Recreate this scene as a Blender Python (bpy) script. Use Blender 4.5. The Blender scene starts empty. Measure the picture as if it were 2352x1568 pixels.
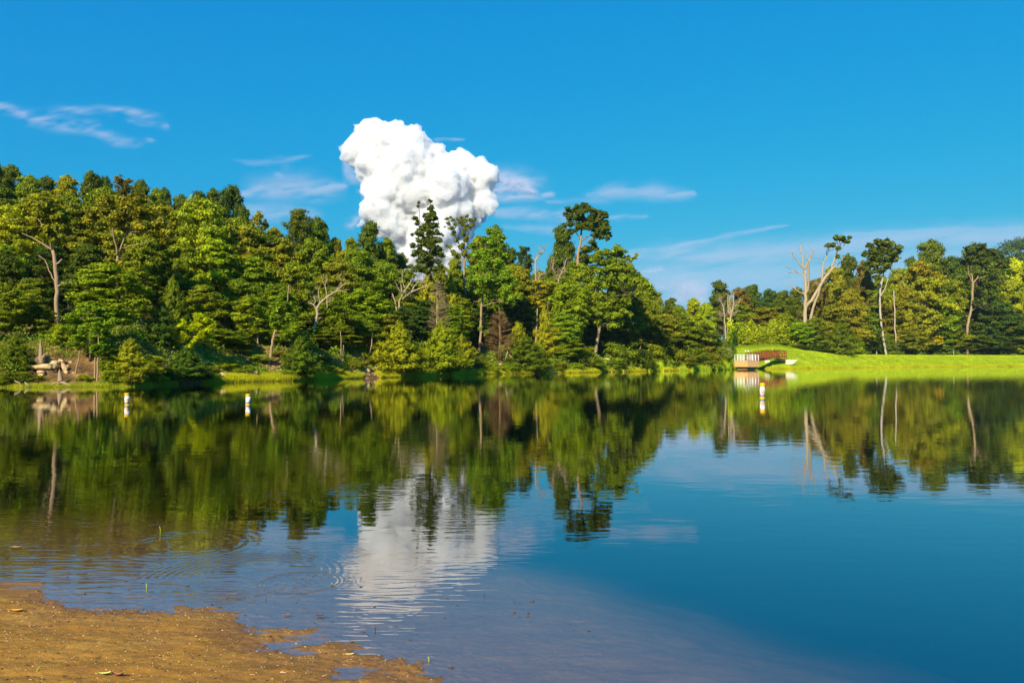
import bpy, bmesh, math, random
import numpy as np
from mathutils import Vector, Matrix, noise as mnoise

R = math.radians
scene = bpy.context.scene
col = scene.collection

# ------------------------------------------------------------------ camera
F = 1829.0            # focal length in reference pixels (frame 2352 x 1568)
CX, CY = 1176.0, 784.0
HZ = 829.0            # horizon row
PITCH = math.atan((HZ - CY) / F)
CH = 1.6
cam_d = bpy.data.cameras.new('camera')
cam = bpy.data.objects.new('camera', cam_d); col.objects.link(cam)
cam.location = (0, 0, CH)
cam.rotation_euler = (R(90) + PITCH, 0, 0)
cam_d.sensor_width = 36; cam_d.lens = 36 * F / 2352.0
cam_d.clip_start = 0.1; cam_d.clip_end = 30000
scene.camera = cam

# ------------------------------------------------------------------ sun, sky
TO_SUN = Vector((-0.38, -0.92, 0.0)).normalized()
ELEV = R(32)
TO_SUN = Vector((TO_SUN.x * math.cos(ELEV), TO_SUN.y * math.cos(ELEV), math.sin(ELEV)))
sd = bpy.data.lights.new('sun', 'SUN'); so = bpy.data.objects.new('sun', sd); col.objects.link(so)
so.rotation_euler = TO_SUN.to_track_quat('Z', 'Y').to_euler()
sd.energy = 5.0; sd.angle = R(0.53); sd.color = (1.0, 0.88, 0.67)

world = bpy.data.worlds.new('World'); scene.world = world; world.use_nodes = True
wn = world.node_tree; wn.nodes.clear()
out = wn.nodes.new('ShaderNodeOutputWorld'); bg = wn.nodes.new('ShaderNodeBackground')
sky = wn.nodes.new('ShaderNodeTexSky'); sky.sky_type = 'NISHITA'; sky.sun_disc = False
sky.sun_elevation = ELEV; sky.sun_rotation = math.atan2(TO_SUN.x, TO_SUN.y)
sky.altitude = 200; sky.air_density = 1.3; sky.dust_density = 0.6; sky.ozone_density = 3.0
sep = wn.nodes.new('ShaderNodeSeparateColor'); cmb = wn.nodes.new('ShaderNodeCombineColor'); wn.links.new(sky.outputs[0], sep.inputs[0])
def wmath(op, a, b):
    n_ = wn.nodes.new('ShaderNodeMath'); n_.operation = op
    for i_, v_ in enumerate((a, b)):
        if isinstance(v_, (int, float)): n_.inputs[i_].default_value = v_
        else: wn.links.new(v_, n_.inputs[i_])
    return n_.outputs[0]
r_ = wmath('MULTIPLY', wmath('POWER', wmath('DIVIDE', sep.outputs[0], 1.54), 3.6), 0.009)      # deepen the blue: contrast curve on each channel of the sky
wn.links.new(wmath('DIVIDE', r_, wmath('ADD', 1.0, wmath('DIVIDE', r_, 2.5))), cmb.inputs[0])
wn.links.new(wmath('MULTIPLY', wmath('POWER', sep.outputs[1], 0.57), 1.15), cmb.inputs[1])
wn.links.new(wmath('MULTIPLY', wmath('POWER', sep.outputs[2], 0.15), 3.95), cmb.inputs[2])
wn.links.new(cmb.outputs[0], bg.inputs[0]); bg.inputs[1].default_value = 0.10
wn.links.new(bg.outputs[0], out.inputs[0])

scene.view_settings.view_transform = 'Standard'; scene.view_settings.look = 'None'
scene.view_settings.exposure = 0.5; scene.view_settings.gamma = 1.0
scene.render.engine = 'CYCLES'
cy = scene.cycles
cy.max_bounces = 16; cy.diffuse_bounces = 2; cy.glossy_bounces = 3; cy.transmission_bounces = 4
cy.transparent_max_bounces = 12; cy.volume_bounces = 16; cy.use_denoising = True
cy.caustics_reflective = False; cy.caustics_refractive = False
cy.sample_clamp_indirect = 4

# ------------------------------------------------------------------ helpers
def ray(x, y):
    u = (x - CX) / F; v = (CY - y) / F
    c, s = math.cos(PITCH), math.sin(PITCH)
    return Vector((u, c - v * s, s + v * c))
def P(x, y, D):                      # pixel at depth Y = D
    d = ray(x, y); d = d * (D / d.y)
    return Vector((d.x, d.y, d.z + CH))
def G(x, y, z=0.0):                  # pixel on a level plane
    d = ray(x, y); t = (z - CH) / d.z
    return Vector((d.x * t, d.y * t, z))

def tag(o, label=None, cat=None, group=None, kind=None):
    if label: o['label'] = label
    if cat: o['category'] = cat
    if group: o['group'] = group
    if kind: o['kind'] = kind
    return o
def empty(name, loc, label, cat, group=None, rz=0):
    o = bpy.data.objects.new(name, None); col.objects.link(o); o.location = loc; o.rotation_euler = (0, 0, rz)
    o.empty_display_size = 0.2
    return tag(o, label, cat, group)
def link(name, me, mat=None, parent=None, color=None):
    o = bpy.data.objects.new(name, me); col.objects.link(o)
    if mat is not None and not me.materials: me.materials.append(mat)
    if parent is not None: o.parent = parent
    if color: o.color = (*color, 1)
    return o

class MB:
    def __init__(s): s.v = []; s.f = []; s.sm = []
    def add(s, vs, fs, smooth=False):
        b = len(s.v); s.v += [tuple(p) for p in vs]
        for f in fs: s.f.append([i + b for i in f]); s.sm.append(smooth)
    def box(s, c, size, rz=0, M=None):
        hx, hy, hz = size[0] / 2, size[1] / 2, size[2] / 2
        m = Matrix.Translation(c) @ Matrix.Rotation(rz, 4, 'Z') if M is None else M
        vs = [m @ Vector((x, y, z)) for x in (-hx, hx) for y in (-hy, hy) for z in (-hz, hz)]
        s.add(vs, [(0, 1, 3, 2), (4, 6, 7, 5), (0, 4, 5, 1), (2, 3, 7, 6), (0, 2, 6, 4), (1, 5, 7, 3)])
    def bar(s, a, b, w, h):
        a = Vector(a); b = Vector(b); d = b - a; L = d.length
        if L < 1e-6: return
        q = d.to_track_quat('X', 'Z').to_matrix().to_4x4()
        s.box((0, 0, 0), (L, w, h), M=Matrix.Translation((a + b) / 2) @ q)
    def tube(s, pts, rad, n=6, cap=True):
        pts = [Vector(p) for p in pts]; vs = []; m = len(pts)
        up = Vector((0.13, 0.97, 0.05))
        for i, p in enumerate(pts):
            t = (pts[min(i + 1, m - 1)] - pts[max(i - 1, 0)])
            t = t.normalized() if t.length > 1e-9 else Vector((0, 0, 1))
            a = t.cross(up)
            if a.length < 1e-3: a = t.cross(Vector((1, 0, 0)))
            a.normalize(); b = t.cross(a)
            for k in range(n):
                an = 2 * math.pi * k / n
                vs.append(p + (a * math.cos(an) + b * math.sin(an)) * rad[i])
        fs = [(i * n + k, i * n + (k + 1) % n, (i + 1) * n + (k + 1) % n, (i + 1) * n + k) for i in range(m - 1) for k in range(n)]
        if cap: fs += [tuple(range(n))[::-1], tuple(range((m - 1) * n, m * n))]
        s.add(vs, fs, True)
    def lathe(s, prof, n=16, c=(0, 0)):
        vs = [(c[0] + r * math.cos(2 * math.pi * k / n), c[1] + r * math.sin(2 * math.pi * k / n), z) for r, z in prof for k in range(n)]
        m = len(prof)
        fs = [(i * n + k, i * n + (k + 1) % n, (i + 1) * n + (k + 1) % n, (i + 1) * n + k) for i in range(m - 1) for k in range(n)]
        fs += [tuple(range(n))[::-1], tuple(range((m - 1) * n, m * n))]
        s.add(vs, fs, True)
    def mesh(s, name):
        me = bpy.data.meshes.new(name); me.from_pydata(s.v, [], s.f)
        me.polygons.foreach_set('use_smooth', s.sm); me.update(); return me
    def build(s, name, mat, parent=None, color=None): return link(name, s.mesh(name), mat, parent, color)

def np_mesh(name, V, Fc, attrs=None, smooth=False):
    """V (n,3), Fc (m,k) with k fixed"""
    me = bpy.data.meshes.new(name); n, k = len(V), Fc.shape[1]; m = len(Fc)
    me.vertices.add(n); me.vertices.foreach_set('co', V.astype(np.float32).ravel())
    me.loops.add(m * k); me.loops.foreach_set('vertex_index', Fc.astype(np.int32).ravel())
    me.polygons.add(m); me.polygons.foreach_set('loop_start', np.arange(0, m * k, k, dtype=np.int32))
    if smooth: me.polygons.foreach_set('use_smooth', np.ones(m, dtype=bool))
    me.update(calc_edges=True)
    for an, av in (attrs or {}).items():
        a = me.attributes.new(an, 'FLOAT', 'POINT'); a.data.foreach_set('value', av.astype(np.float32))
    return me

def vnoise(x, y, z=None, seed=0):
    """numpy value noise in 0..1"""
    if z is None: z = np.zeros_like(x)
    x0, y0, z0 = np.floor(x), np.floor(y), np.floor(z)
    fx, fy, fz = x - x0, y - y0, z - z0
    fx, fy, fz = [t * t * (3 - 2 * t) for t in (fx, fy, fz)]
    def h(i, j, k):
        n = (i.astype(np.int64) * 374761393 + j.astype(np.int64) * 668265263 + k.astype(np.int64) * 2147483647 + seed * 974711) & 0xffffffff
        n = ((n ^ (n >> 13)) * 1274126177) & 0xffffffff
        return ((n ^ (n >> 16)) & 0xffff) / 65535.0
    r = 0
    for a in (0, 1):
        for b in (0, 1):
            for c in (0, 1):
                w = (fx if a else 1 - fx) * (fy if b else 1 - fy) * (fz if c else 1 - fz)
                r = r + w * h(x0 + a, y0 + b, z0 + c)
    return r
def fbm(x, y, z=None, o=4, seed=0, gain=0.5):
    t = 0; a = 1; s = 0
    for i in range(o):
        f = 2 ** i
        t = t + a * vnoise(x * f, y * f, None if z is None else z * f, seed + i); s += a; a *= gain
    return t / s
def smooth(t): t = np.clip(t, 0, 1); return t * t * (3 - 2 * t)

# ------------------------------------------------------------------ materials
def new_mat(name):
    m = bpy.data.materials.new(name); m.use_nodes = True; nt = m.node_tree
    nt.nodes.clear(); o = nt.nodes.new('ShaderNodeOutputMaterial'); return m, nt, o
def node(nt, t, **kw):
    n = nt.nodes.new(t)
    if t == 'ShaderNodeBsdfPrincipled': n.inputs['Specular IOR Level'].default_value = 0.08
    for k, v in kw.items():
        if k in n.inputs.keys(): n.inputs[k].default_value = v
        else: setattr(n, k, v)
    return n
def ramp(nt, fac, stops):
    r = nt.nodes.new('ShaderNodeValToRGB'); e = r.color_ramp.elements
    while len(e) < len(stops): e.new(0.5)
    for i, (p, c) in enumerate(stops): e[i].position = p; e[i].color = (*c, 1)
    nt.links.new(fac, r.inputs[0]); return r.outputs[0]
def noise_tex(nt, scale, detail=4, rough=0.55, coord='Object', sc=None):
    tc = nt.nodes.new('ShaderNodeTexCoord'); n = nt.nodes.new('ShaderNodeTexNoise')
    n.inputs['Scale'].default_value = scale; n.inputs['Detail'].default_value = detail; n.inputs['Roughness'].default_value = rough
    if sc:
        mp = nt.nodes.new('ShaderNodeMapping'); mp.inputs['Scale'].default_value = sc
        nt.links.new(tc.outputs[coord], mp.inputs[0]); nt.links.new(mp.outputs[0], n.inputs[0])
    else: nt.links.new(tc.outputs[coord], n.inputs[0])
    return n.outputs[0]
def mixc(nt, fac, a, b, bt='MIX'):
    m = nt.nodes.new('ShaderNodeMix'); m.data_type = 'RGBA'; m.blend_type = bt
    for s, i in ((fac, 0), (a, 6), (b, 7)):
        if isinstance(s, (int, float)): m.inputs[i].default_value = s
        elif isinstance(s, tuple): m.inputs[i].default_value = (*s, 1)
        else: nt.links.new(s, m.inputs[i])
    return m.outputs[2]
def math_n(nt, op, a, b=None, c=None, clamp=False):
    m = nt.nodes.new('ShaderNodeMath'); m.operation = op; m.use_clamp = clamp
    for i, s in enumerate((a, b, c)):
        if s is None: continue
        if isinstance(s, (int, float)): m.inputs[i].default_value = s
        else: nt.links.new(s, m.inputs[i])
    return m.outputs[0]
def bump(nt, h, strength=0.5, dist=0.02):
    b = nt.nodes.new('ShaderNodeBump'); b.inputs['Strength'].default_value = strength; b.inputs['Distance'].default_value = dist
    nt.links.new(h, b.inputs['Height']); return b.outputs[0]
def simple(name, c1, c2=None, scale=5, rough=0.7, bmp=0.0, dist=0.02, metal=0, sc=None, spec=0.12):
    m, nt, o = new_mat(name); b = nt.nodes.new('ShaderNodeBsdfPrincipled'); b.inputs['Roughness'].default_value = rough
    b.inputs['Metallic'].default_value = metal; b.inputs['Specular IOR Level'].default_value = spec
    n = noise_tex(nt, scale, 5, 0.6, sc=sc)
    cc = ramp(nt, n, [(0.3, c1), (0.7, c2 or tuple(x * 1.25 for x in c1))]); nt.links.new(cc, b.inputs[0])
    if bmp: nt.links.new(bump(nt, n, bmp, dist), b.inputs['Normal'])
    nt.links.new(b.outputs[0], o.inputs[0]); return m

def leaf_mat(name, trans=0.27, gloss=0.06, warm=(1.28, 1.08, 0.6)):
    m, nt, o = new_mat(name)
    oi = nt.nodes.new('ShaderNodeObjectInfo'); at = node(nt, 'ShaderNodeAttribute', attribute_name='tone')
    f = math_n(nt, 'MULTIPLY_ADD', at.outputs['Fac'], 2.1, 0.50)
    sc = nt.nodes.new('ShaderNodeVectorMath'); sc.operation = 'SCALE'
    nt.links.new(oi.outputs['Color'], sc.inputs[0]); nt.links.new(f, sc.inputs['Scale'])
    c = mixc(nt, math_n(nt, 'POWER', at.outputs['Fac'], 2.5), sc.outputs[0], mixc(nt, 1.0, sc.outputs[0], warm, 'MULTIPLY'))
    d = nt.nodes.new('ShaderNodeBsdfDiffuse'); t = nt.nodes.new('ShaderNodeBsdfTranslucent'); g = node(nt, 'ShaderNodeBsdfGlossy', Roughness=0.6)
    nt.links.new(c, d.inputs[0]); nt.links.new(mixc(nt, 1.0, c, (1.25, 1.15, 0.5), 'MULTIPLY'), t.inputs[0])
    m1 = nt.nodes.new('ShaderNodeMixShader'); m1.inputs[0].default_value = trans
    m2 = nt.nodes.new('ShaderNodeMixShader'); m2.inputs[0].default_value = gloss * 0.5
    g.inputs['Color'].default_value = (0.55, 0.55, 0.45, 1)
    nt.links.new(d.outputs[0], m1.inputs[1]); nt.links.new(t.outputs[0], m1.inputs[2])
    nt.links.new(m1.outputs[0], m2.inputs[1]); nt.links.new(g.outputs[0], m2.inputs[2])
    nt.links.new(m2.outputs[0], o.inputs[0]); return m
M_LEAF = leaf_mat('leaf'); M_NEEDLE = leaf_mat('needle', 0.15, 0.04, (1.3, 1.1, 0.7))
M_GRASS = leaf_mat('grass_blade', 0.3, 0.05)

def bark_mat(name, c1, c2):
    m, nt, o = new_mat(name); b = nt.nodes.new('ShaderNodeBsdfPrincipled'); b.inputs['Roughness'].default_value = 0.9; b.inputs['Specular IOR Level'].default_value = 0.08
    n = noise_tex(nt, 3.0, 6, 0.7, sc=(2.0, 2.0, 0.5)); n2 = noise_tex(nt, 0.7, 3)
    c = mixc(nt, n, c1, c2); c = mixc(nt, math_n(nt, 'MULTIPLY', n2, 0.5), c, tuple(x * 0.5 for x in c1))
    nt.links.new(c, b.inputs[0]); nt.links.new(bump(nt, n, 0.8, 0.05), b.inputs['Normal']); nt.links.new(b.outputs[0], o.inputs[0]); return m
M_BARK = bark_mat('bark', (0.09, 0.065, 0.045), (0.24, 0.17, 0.11))
M_PALEBARK = bark_mat('pale_bark', (0.24, 0.155, 0.085), (0.60, 0.42, 0.25))
M_DEAD = bark_mat('dead_wood', (0.33, 0.25, 0.14), (0.66, 0.52, 0.32))
M_WHITEBARK = bark_mat('white_bark', (0.25, 0.2, 0.16), (0.85, 0.74, 0.60))
M_TWIG = simple('brown_twig', (0.21, 0.115, 0.045), (0.36, 0.215, 0.09), 2, 0.9)
M_TWIGPALE = simple('tan_twig', (0.30, 0.22, 0.09), (0.44, 0.33, 0.16), 2, 0.9)
M_ROCK = simple('tan_rock', (0.34, 0.22, 0.09), (0.66, 0.48, 0.24), 1.2, 0.9, 1.0, 0.15)
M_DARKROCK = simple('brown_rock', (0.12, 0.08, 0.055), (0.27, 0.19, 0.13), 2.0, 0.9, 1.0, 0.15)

# ------------------------------------------------------------------ shoreline and terrain
SH = np.array([(-6000, 930), (-3000, 915), (-1500, 902), (-300, 892), (0, 889.5), (310, 888), (400, 883), (470, 880), (672, 875), (844, 868.5), (976, 865),
               (1091, 860), (1235, 857.5), (1330, 856), (1493, 852.5), (1660, 849.5), (1680, 848.6), (1692, 847.2), (1742, 847.0), (1775, 847.6), (1850, 846.5), (1950, 845), (2100, 843),
               (2352, 842), (3000, 841), (6000, 840)], float)
SH_u = (SH[:, 0] - CX) / F
SH_Y = np.array([G(1176, y).y for y in SH[:, 1]])
def shoreY(u): return np.interp(u, SH_u, SH_Y)
HK = np.array([(-3000, 18, 80), (0, 15, 62), (300, 13, 60), (600, 9, 55), (900, 6.5, 52), (1200, 4.5, 55), (1500, 4.2, 60), (1620, 4.6, 52), (1690, 5.6, 40),
               (1790, 5.6, 38), (1850, 4.3, 34), (1920, 3.15, 26), (2352, 3.2, 24), (6000, 3.2, 24)], float)
HK_u = (HK[:, 0] - CX) / F
def gz(X, Y):
    X = np.asarray(X, float); Y = np.asarray(Y, float)
    u = X / Y; s = Y - shoreY(u)
    H = np.interp(u, HK_u, HK[:, 1]); L = np.interp(u, HK_u, HK[:, 2])
    lawn = smooth((u - 0.27) / 0.02)
    bank = smooth(s / 1.0) * np.where(lawn > 0.5, 0.18, 0.3) * smooth(s + 1)
    z = bank + H * (0.35 * np.clip(s / L, 0, 1) + 0.65 * smooth(s / L))
    nz = (fbm(X * 0.15, Y * 0.15, seed=3) - 0.5) * 2.0 * smooth(s / 12) * (1 - lawn) + (fbm(X * 0.9, Y * 0.9, seed=5) - 0.5) * 0.5 * smooth(s / 2) * (1 - lawn)
    z = z + nz
    z = z + np.interp(u, HK_u, [1.6, 1.7, 1.7, 1.9, 1.9, 1.5, 1.0, 0.6, 0, 0, 0, 0, 0, 0][:len(HK_u)]) * smooth((s - 0.8) / 6.5)
    return np.where(s < 0, np.maximum(s * 0.4, -2.0), z)
def gz1(X, Y): return float(gz(np.array([X]), np.array([Y]))[0])

def lawn_mask(u, s):
    far = np.interp(u, (np.array([1690, 1745, 1800, 1900, 1990, 2352, 3000]) - CX) / F, [34, 38, 40, 34, 30, 30, 30])
    return (u > (1682 - CX) / F) & (s < far)
us = np.concatenate([np.linspace(-1.3, -0.75, 30)[:-1], np.linspace(-0.75, 0.75, 620), np.linspace(0.75, 1.3, 30)[1:]])
ss = np.concatenate([[-5, -3, -2, -1.2, -0.6, -0.3], np.linspace(0, 14, 57), np.linspace(14, 60, 56)[1:], np.geomspace(60, 1200, 30)[1:]])
U, S = np.meshgrid(us, ss, indexing='ij')
YY = shoreY(U) + S; XX = U * YY; ZZ = gz(XX, YY)
ni, nj = U.shape; idx = np.arange(ni * nj).reshape(ni, nj)
Q = np.stack([idx[:-1, :-1], idx[1:, :-1], idx[1:, 1:], idx[:-1, 1:]], -1).reshape(-1, 4)
cu = 0.25 * (U[:-1, :-1] + U[1:, :-1] + U[1:, 1:] + U[:-1, 1:]).ravel(); cs = 0.25 * (S[:-1, :-1] + S[1:, :-1] + S[1:, 1:] + S[:-1, 1:]).ravel()
lm = lawn_mask(cu, cs) & (cs > 0)
V = np.stack([XX, YY, ZZ], -1).reshape(-1, 3)

m, nt, o = new_mat('forest_floor'); b = node(nt, 'ShaderNodeBsdfPrincipled', Roughness=0.95)
n1 = noise_tex(nt, 0.8, 6, 0.65); n2 = noise_tex(nt, 0.35, 4)
c = ramp(nt, n1, [(0.3, (0.05, 0.035, 0.018)), (0.5, (0.17, 0.095, 0.035)), (0.62, (0.33, 0.19, 0.07)), (0.75, (0.46, 0.32, 0.15))])
c = mixc(nt, ramp(nt, n2, [(0.52, (0, 0, 0)), (0.66, (1, 1, 1))]), c, (0.16, 0.18, 0.01))
nt.links.new(c, b.inputs[0]); nt.links.new(bump(nt, n1, 1.0, 0.2), b.inputs['Normal']); nt.links.new(b.outputs[0], o.inputs[0]); M_FLOOR = m
m, nt, o = new_mat('lawn_grass'); b = node(nt, 'ShaderNodeBsdfPrincipled', Roughness=0.9)
n1 = noise_tex(nt, 0.12, 5, 0.6); n2 = noise_tex(nt, 6, 4, 0.7)
c = mixc(nt, n1, (0.15, 0.25, 0.002), (0.27, 0.345, 0.003)); c = mixc(nt, math_n(nt, 'MULTIPLY', n2, 0.4), c, (0.12, 0.19, 0.005))
c = mixc(nt, ramp(nt, noise_tex(nt, 0.35, 6, 0.7), [(0.55, (0, 0, 0)), (0.75, (0.7, 0.7, 0.7))]), c, (0.36, 0.33, 0.02))
nt.links.new(c, b.inputs[0]); nt.links.new(bump(nt, n2, 0.6, 0.1), b.inputs['Normal']); nt.links.new(b.outputs[0], o.inputs[0]); M_LAWN = m

def sub_mesh(name, V, Q):
    used, inv = np.unique(Q.ravel(), return_inverse=True)
    return np_mesh(name, V[used], inv.reshape(Q.shape), smooth=True)
tag(link('ground', sub_mesh('ground', V, Q[~lm]), M_FLOOR), kind='structure')
tag(link('lawn', sub_mesh('lawn', V, Q[lm]), M_LAWN), kind='structure')

# ------------------------------------------------------------------ near beach and lake bed
BP = [(0, 1340), (60, 1341), (92, 1344), (110, 1350), (118, 1357), (110, 1368), (122, 1376), (150, 1383), (152, 1391), (207, 1398), (260, 1397), (312, 1396), (318, 1403), (350, 1408),
      (403, 1406), (415, 1396), (440, 1400), (464, 1399), (500, 1402), (525, 1407), (549, 1420), (560, 1432), (573, 1452), (602, 1461), (618, 1450), (640, 1449), (690, 1444), (718, 1443), (700, 1452), (662, 1458),
      (655, 1466), (700, 1470), (719, 1472), (690, 1476), (640, 1474), (606, 1480), (630, 1496), (674, 1507), (720, 1499), (684, 1487), (700, 1479), (740, 1477), (790, 1486), (818, 1503), (812, 1509), (830, 1508),
      (882, 1512), (860, 1518), (920, 1519), (932, 1526), (965, 1527), (958, 1545), (996, 1557), (1032, 1564), (1015, 1572), (960, 1566), (925, 1558), (905, 1544), (862, 1541), (850, 1532), (800, 1532), (775, 1545), (782, 1556), (860, 1550), (915, 1562), (930, 1580)]
poly = [(G(x, y).x, G(x, y).y) for x, y in BP]
poly += [(0.3, 3.3), (1.5, 2.9), (4, 2.5), (12, 1.0), (30, -3), (70, -12), (70, -90), (-90, -90), (-90, 12), (-30, 9.0), (-14, 7.0), (-7, 6.1)]
PA = np.array(poly)
def beach_sd(X, Y):
    best = np.full(X.shape, 1e9); inside = np.zeros(X.shape, bool)
    for i in range(len(PA)):
        ax, ay = PA[i]; bx, by = PA[(i + 1) % len(PA)]
        dx, dy = bx - ax, by - ay; L = dx * dx + dy * dy + 1e-12
        t = np.clip(((X - ax) * dx + (Y - ay) * dy) / L, 0, 1)
        best = np.minimum(best, (X - ax - t * dx) ** 2 + (Y - ay - t * dy) ** 2)
        cond = ((ay > Y) != (by > Y)) & (X < (bx - ax) * (Y - ay) / (by - ay + 1e-12) + ax)
        inside ^= cond
    d = np.sqrt(best); return np.where(inside, d, -d)
def near_z(X, Y):
    s = beach_sd(X, Y)
    land = 0.030 * (1 - np.exp(-np.maximum(s, 0) / 0.35)) + np.maximum(s, 0) * 0.012
    wat = -0.020 * (1 - np.exp(np.minimum(s, 0) / 0.3)) + np.minimum(s, 0) * 0.020 - np.minimum(s, 0) ** 2 * 0.012
    z = np.where(s > 0, land, np.maximum(wat, -2.5))
    line = np.where(X > 0.53, 7.9 - 1.9 * (X - 0.53), 7.9 + (0.53 - X) * 1.1)
    tt = np.maximum(Y + (fbm(X * 0.7, Y * 0.5, seed=41) - 0.5) * 2.6 - np.maximum(line, 3.0) + 3.2, 0)
    z = z - np.minimum(0.035 * tt ** 1.45, 3) * (s < 0) - smooth((Y - 14) / 12) * 3
    edge = np.exp(-(s / 0.22) ** 2)
    z = z + (fbm(X * 3.5, Y * 9, seed=11, o=3) - 0.5) * 0.020 * np.where(s > 0.3, 1.6, 1) + (fbm(X * 22, Y * 34, seed=12, o=4, gain=0.6) - 0.5) * (0.011 + 0.010 * edge)
    z = z + (fbm(X * 90, Y * 110, seed=13, o=2) - 0.5) * 0.004 + (fbm(X * 0.5, Y * 0.5, seed=19) - 0.5) * 0.12 * smooth((-s - 0.6) / 3)
    return z, s
def gx(lo, hi, n): return np.linspace(lo, hi, n)
xs = np.concatenate([-np.geomspace(90, 3.45, 34)[:-1], gx(-3.4, 0.6, 420), gx(0.6, 4.5, 120)[1:], np.geomspace(4.7, 160, 34)])
ys = np.concatenate([-np.geomspace(90, 0.5, 16), gx(0, 3.3, 20)[:-1], gx(3.3, 6.2, 330), gx(6.2, 16, 90)[1:], np.geomspace(16.5, 320, 34)])
X2, Y2 = np.meshgrid(xs, ys, indexing='ij'); Z2, S2 = near_z(X2, Y2)
ni, nj = X2.shape; idx = np.arange(ni * nj).reshape(ni, nj)
Q = np.stack([idx[:-1, :-1], idx[1:, :-1], idx[1:, 1:], idx[:-1, 1:]], -1).reshape(-1, 4)
me = np_mesh('beach', np.stack([X2, Y2, Z2], -1).reshape(-1, 3), Q, smooth=True)
m, nt, o = new_mat('sand'); b = node(nt, 'ShaderNodeBsdfPrincipled')
ge = nt.nodes.new('ShaderNodeNewGeometry'); sx = nt.nodes.new('ShaderNodeSeparateXYZ'); nt.links.new(ge.outputs['Position'], sx.inputs[0])
n1 = noise_tex(nt, 2.2, 6, 0.65, sc=(1, 1.6, 1)); n2 = noise_tex(nt, 60, 4, 0.7); n3 = noise_tex(nt, 160, 3, 0.7)
c = ramp(nt, n1, [(0.25, (0.32, 0.14, 0.020)), (0.5, (0.46, 0.222, 0.032)), (0.75, (0.58, 0.31, 0.058))])
c = mixc(nt, math_n(nt, 'MULTIPLY', n2, 0.55), c, (0.16, 0.085, 0.035))
c = mixc(nt, ramp(nt, n3, [(0.62, (0, 0, 0)), (0.72, (0.7, 0.7, 0.7))]), c, (0.62, 0.42, 0.20))
n4 = noise_tex(nt, 9, 5, 0.75, sc=(1, 1.8, 1)); c = mixc(nt, ramp(nt, n4, [(0.50, (0, 0, 0)), (0.68, (0.55, 0.55, 0.55))]), c, (0.20, 0.10, 0.03))
wet = node(nt, 'ShaderNodeMapRange'); nt.links.new(math_n(nt, 'ADD', sx.outputs[2], math_n(nt, 'MULTIPLY', n1, 0.012)), wet.inputs[0])
wet.inputs[1].default_value = 0.004; wet.inputs[2].default_value = 0.032; wet.inputs[3].default_value = 1; wet.inputs[4].default_value = 0
c = mixc(nt, math_n(nt, 'MULTIPLY', wet.outputs[0], 0.62), c, (0.125, 0.064, 0.048))
depth_shade = node(nt, 'ShaderNodeMapRange'); nt.links.new(sx.outputs[2], depth_shade.inputs[0])
depth_shade.inputs[1].default_value = -0.12; depth_shade.inputs[2].default_value = -0.75; depth_shade.inputs[3].default_value = 0; depth_shade.inputs[4].default_value = 1
c = mixc(nt, depth_shade.outputs[0], c, (0.03, 0.028, 0.022))  # bed darkens with depth: silt tone painted in for light the water absorbs
nt.links.new(c, b.inputs[0])
rr = node(nt, 'ShaderNodeMapRange'); nt.links.new(wet.outputs[0], rr.inputs[0]); rr.inputs[3].default_value = 0.95; rr.inputs[4].default_value = 0.45
nt.links.new(rr.outputs[0], b.inputs['Roughness'])
nt.links.new(bump(nt, math_n(nt, 'ADD', n2, n3), 0.9, 0.006), b.inputs['Normal']); nt.links.new(b.outputs[0], o.inputs[0])
tag(link('beach', me, m), kind='structure')

# ------------------------------------------------------------------ water
m, nt, o = new_mat('lake_water')
ge = nt.nodes.new('ShaderNodeNewGeometry'); pos = ge.outputs['Position']
def wave(scale, sc, detail=2, w=0, warp=0.0, rot=0.0):
    mp = nt.nodes.new('ShaderNodeMapping'); mp.inputs['Scale'].default_value = sc; mp.inputs['Location'].default_value = (w, w * 0.7, 0); mp.inputs['Rotation'].default_value = (0, 0, rot)
    n = nt.nodes.new('ShaderNodeTexNoise'); n.inputs['Scale'].default_value = scale; n.inputs['Detail'].default_value = detail; n.inputs['Distortion'].default_value = warp
    nt.links.new(pos, mp.inputs[0]); nt.links.new(mp.outputs[0], n.inputs[0]); return n.outputs[0]
def rings(x, y, lam, rad, width, amp):
    g = G(x, y); vm = nt.nodes.new('ShaderNodeVectorMath'); vm.operation = 'DISTANCE'; vm.inputs[1].default_value = (g.x, g.y, 0)
    nt.links.new(pos, vm.inputs[0]); d = vm.outputs['Value']
    env = math_n(nt, 'EXPONENT', math_n(nt, 'MULTIPLY', math_n(nt, 'POWER', math_n(nt, 'ABSOLUTE', math_n(nt, 'DIVIDE', math_n(nt, 'SUBTRACT', d, rad), width)), 2.0), -1.0))
    return math_n(nt, 'MULTIPLY', math_n(nt, 'MULTIPLY', math_n(nt, 'SINE', math_n(nt, 'MULTIPLY', d, 2 * math.pi / lam)), env), amp)
WAVES = [  # (noise, height m)
    (wave(2.2, (0.45, 1.0, 1), 2, 3), 0.0020), (wave(7.0, (0.35, 1.0, 1), 2, 7, 0.3, R(8)), 0.0007)]
mask = ramp(nt, wave(0.35, (1, 1, 1), 2, 11), [(0.40, (0.05, 0.05, 0.05)), (0.62, (1, 1, 1))])
sxp = nt.nodes.new('ShaderNodeSeparateXYZ'); nt.links.new(pos, sxp.inputs[0])
h = None
for n, a in WAVES:
    t = math_n(nt, 'MULTIPLY', n, a); h = t if h is None else math_n(nt, 'ADD', h, t)
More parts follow.
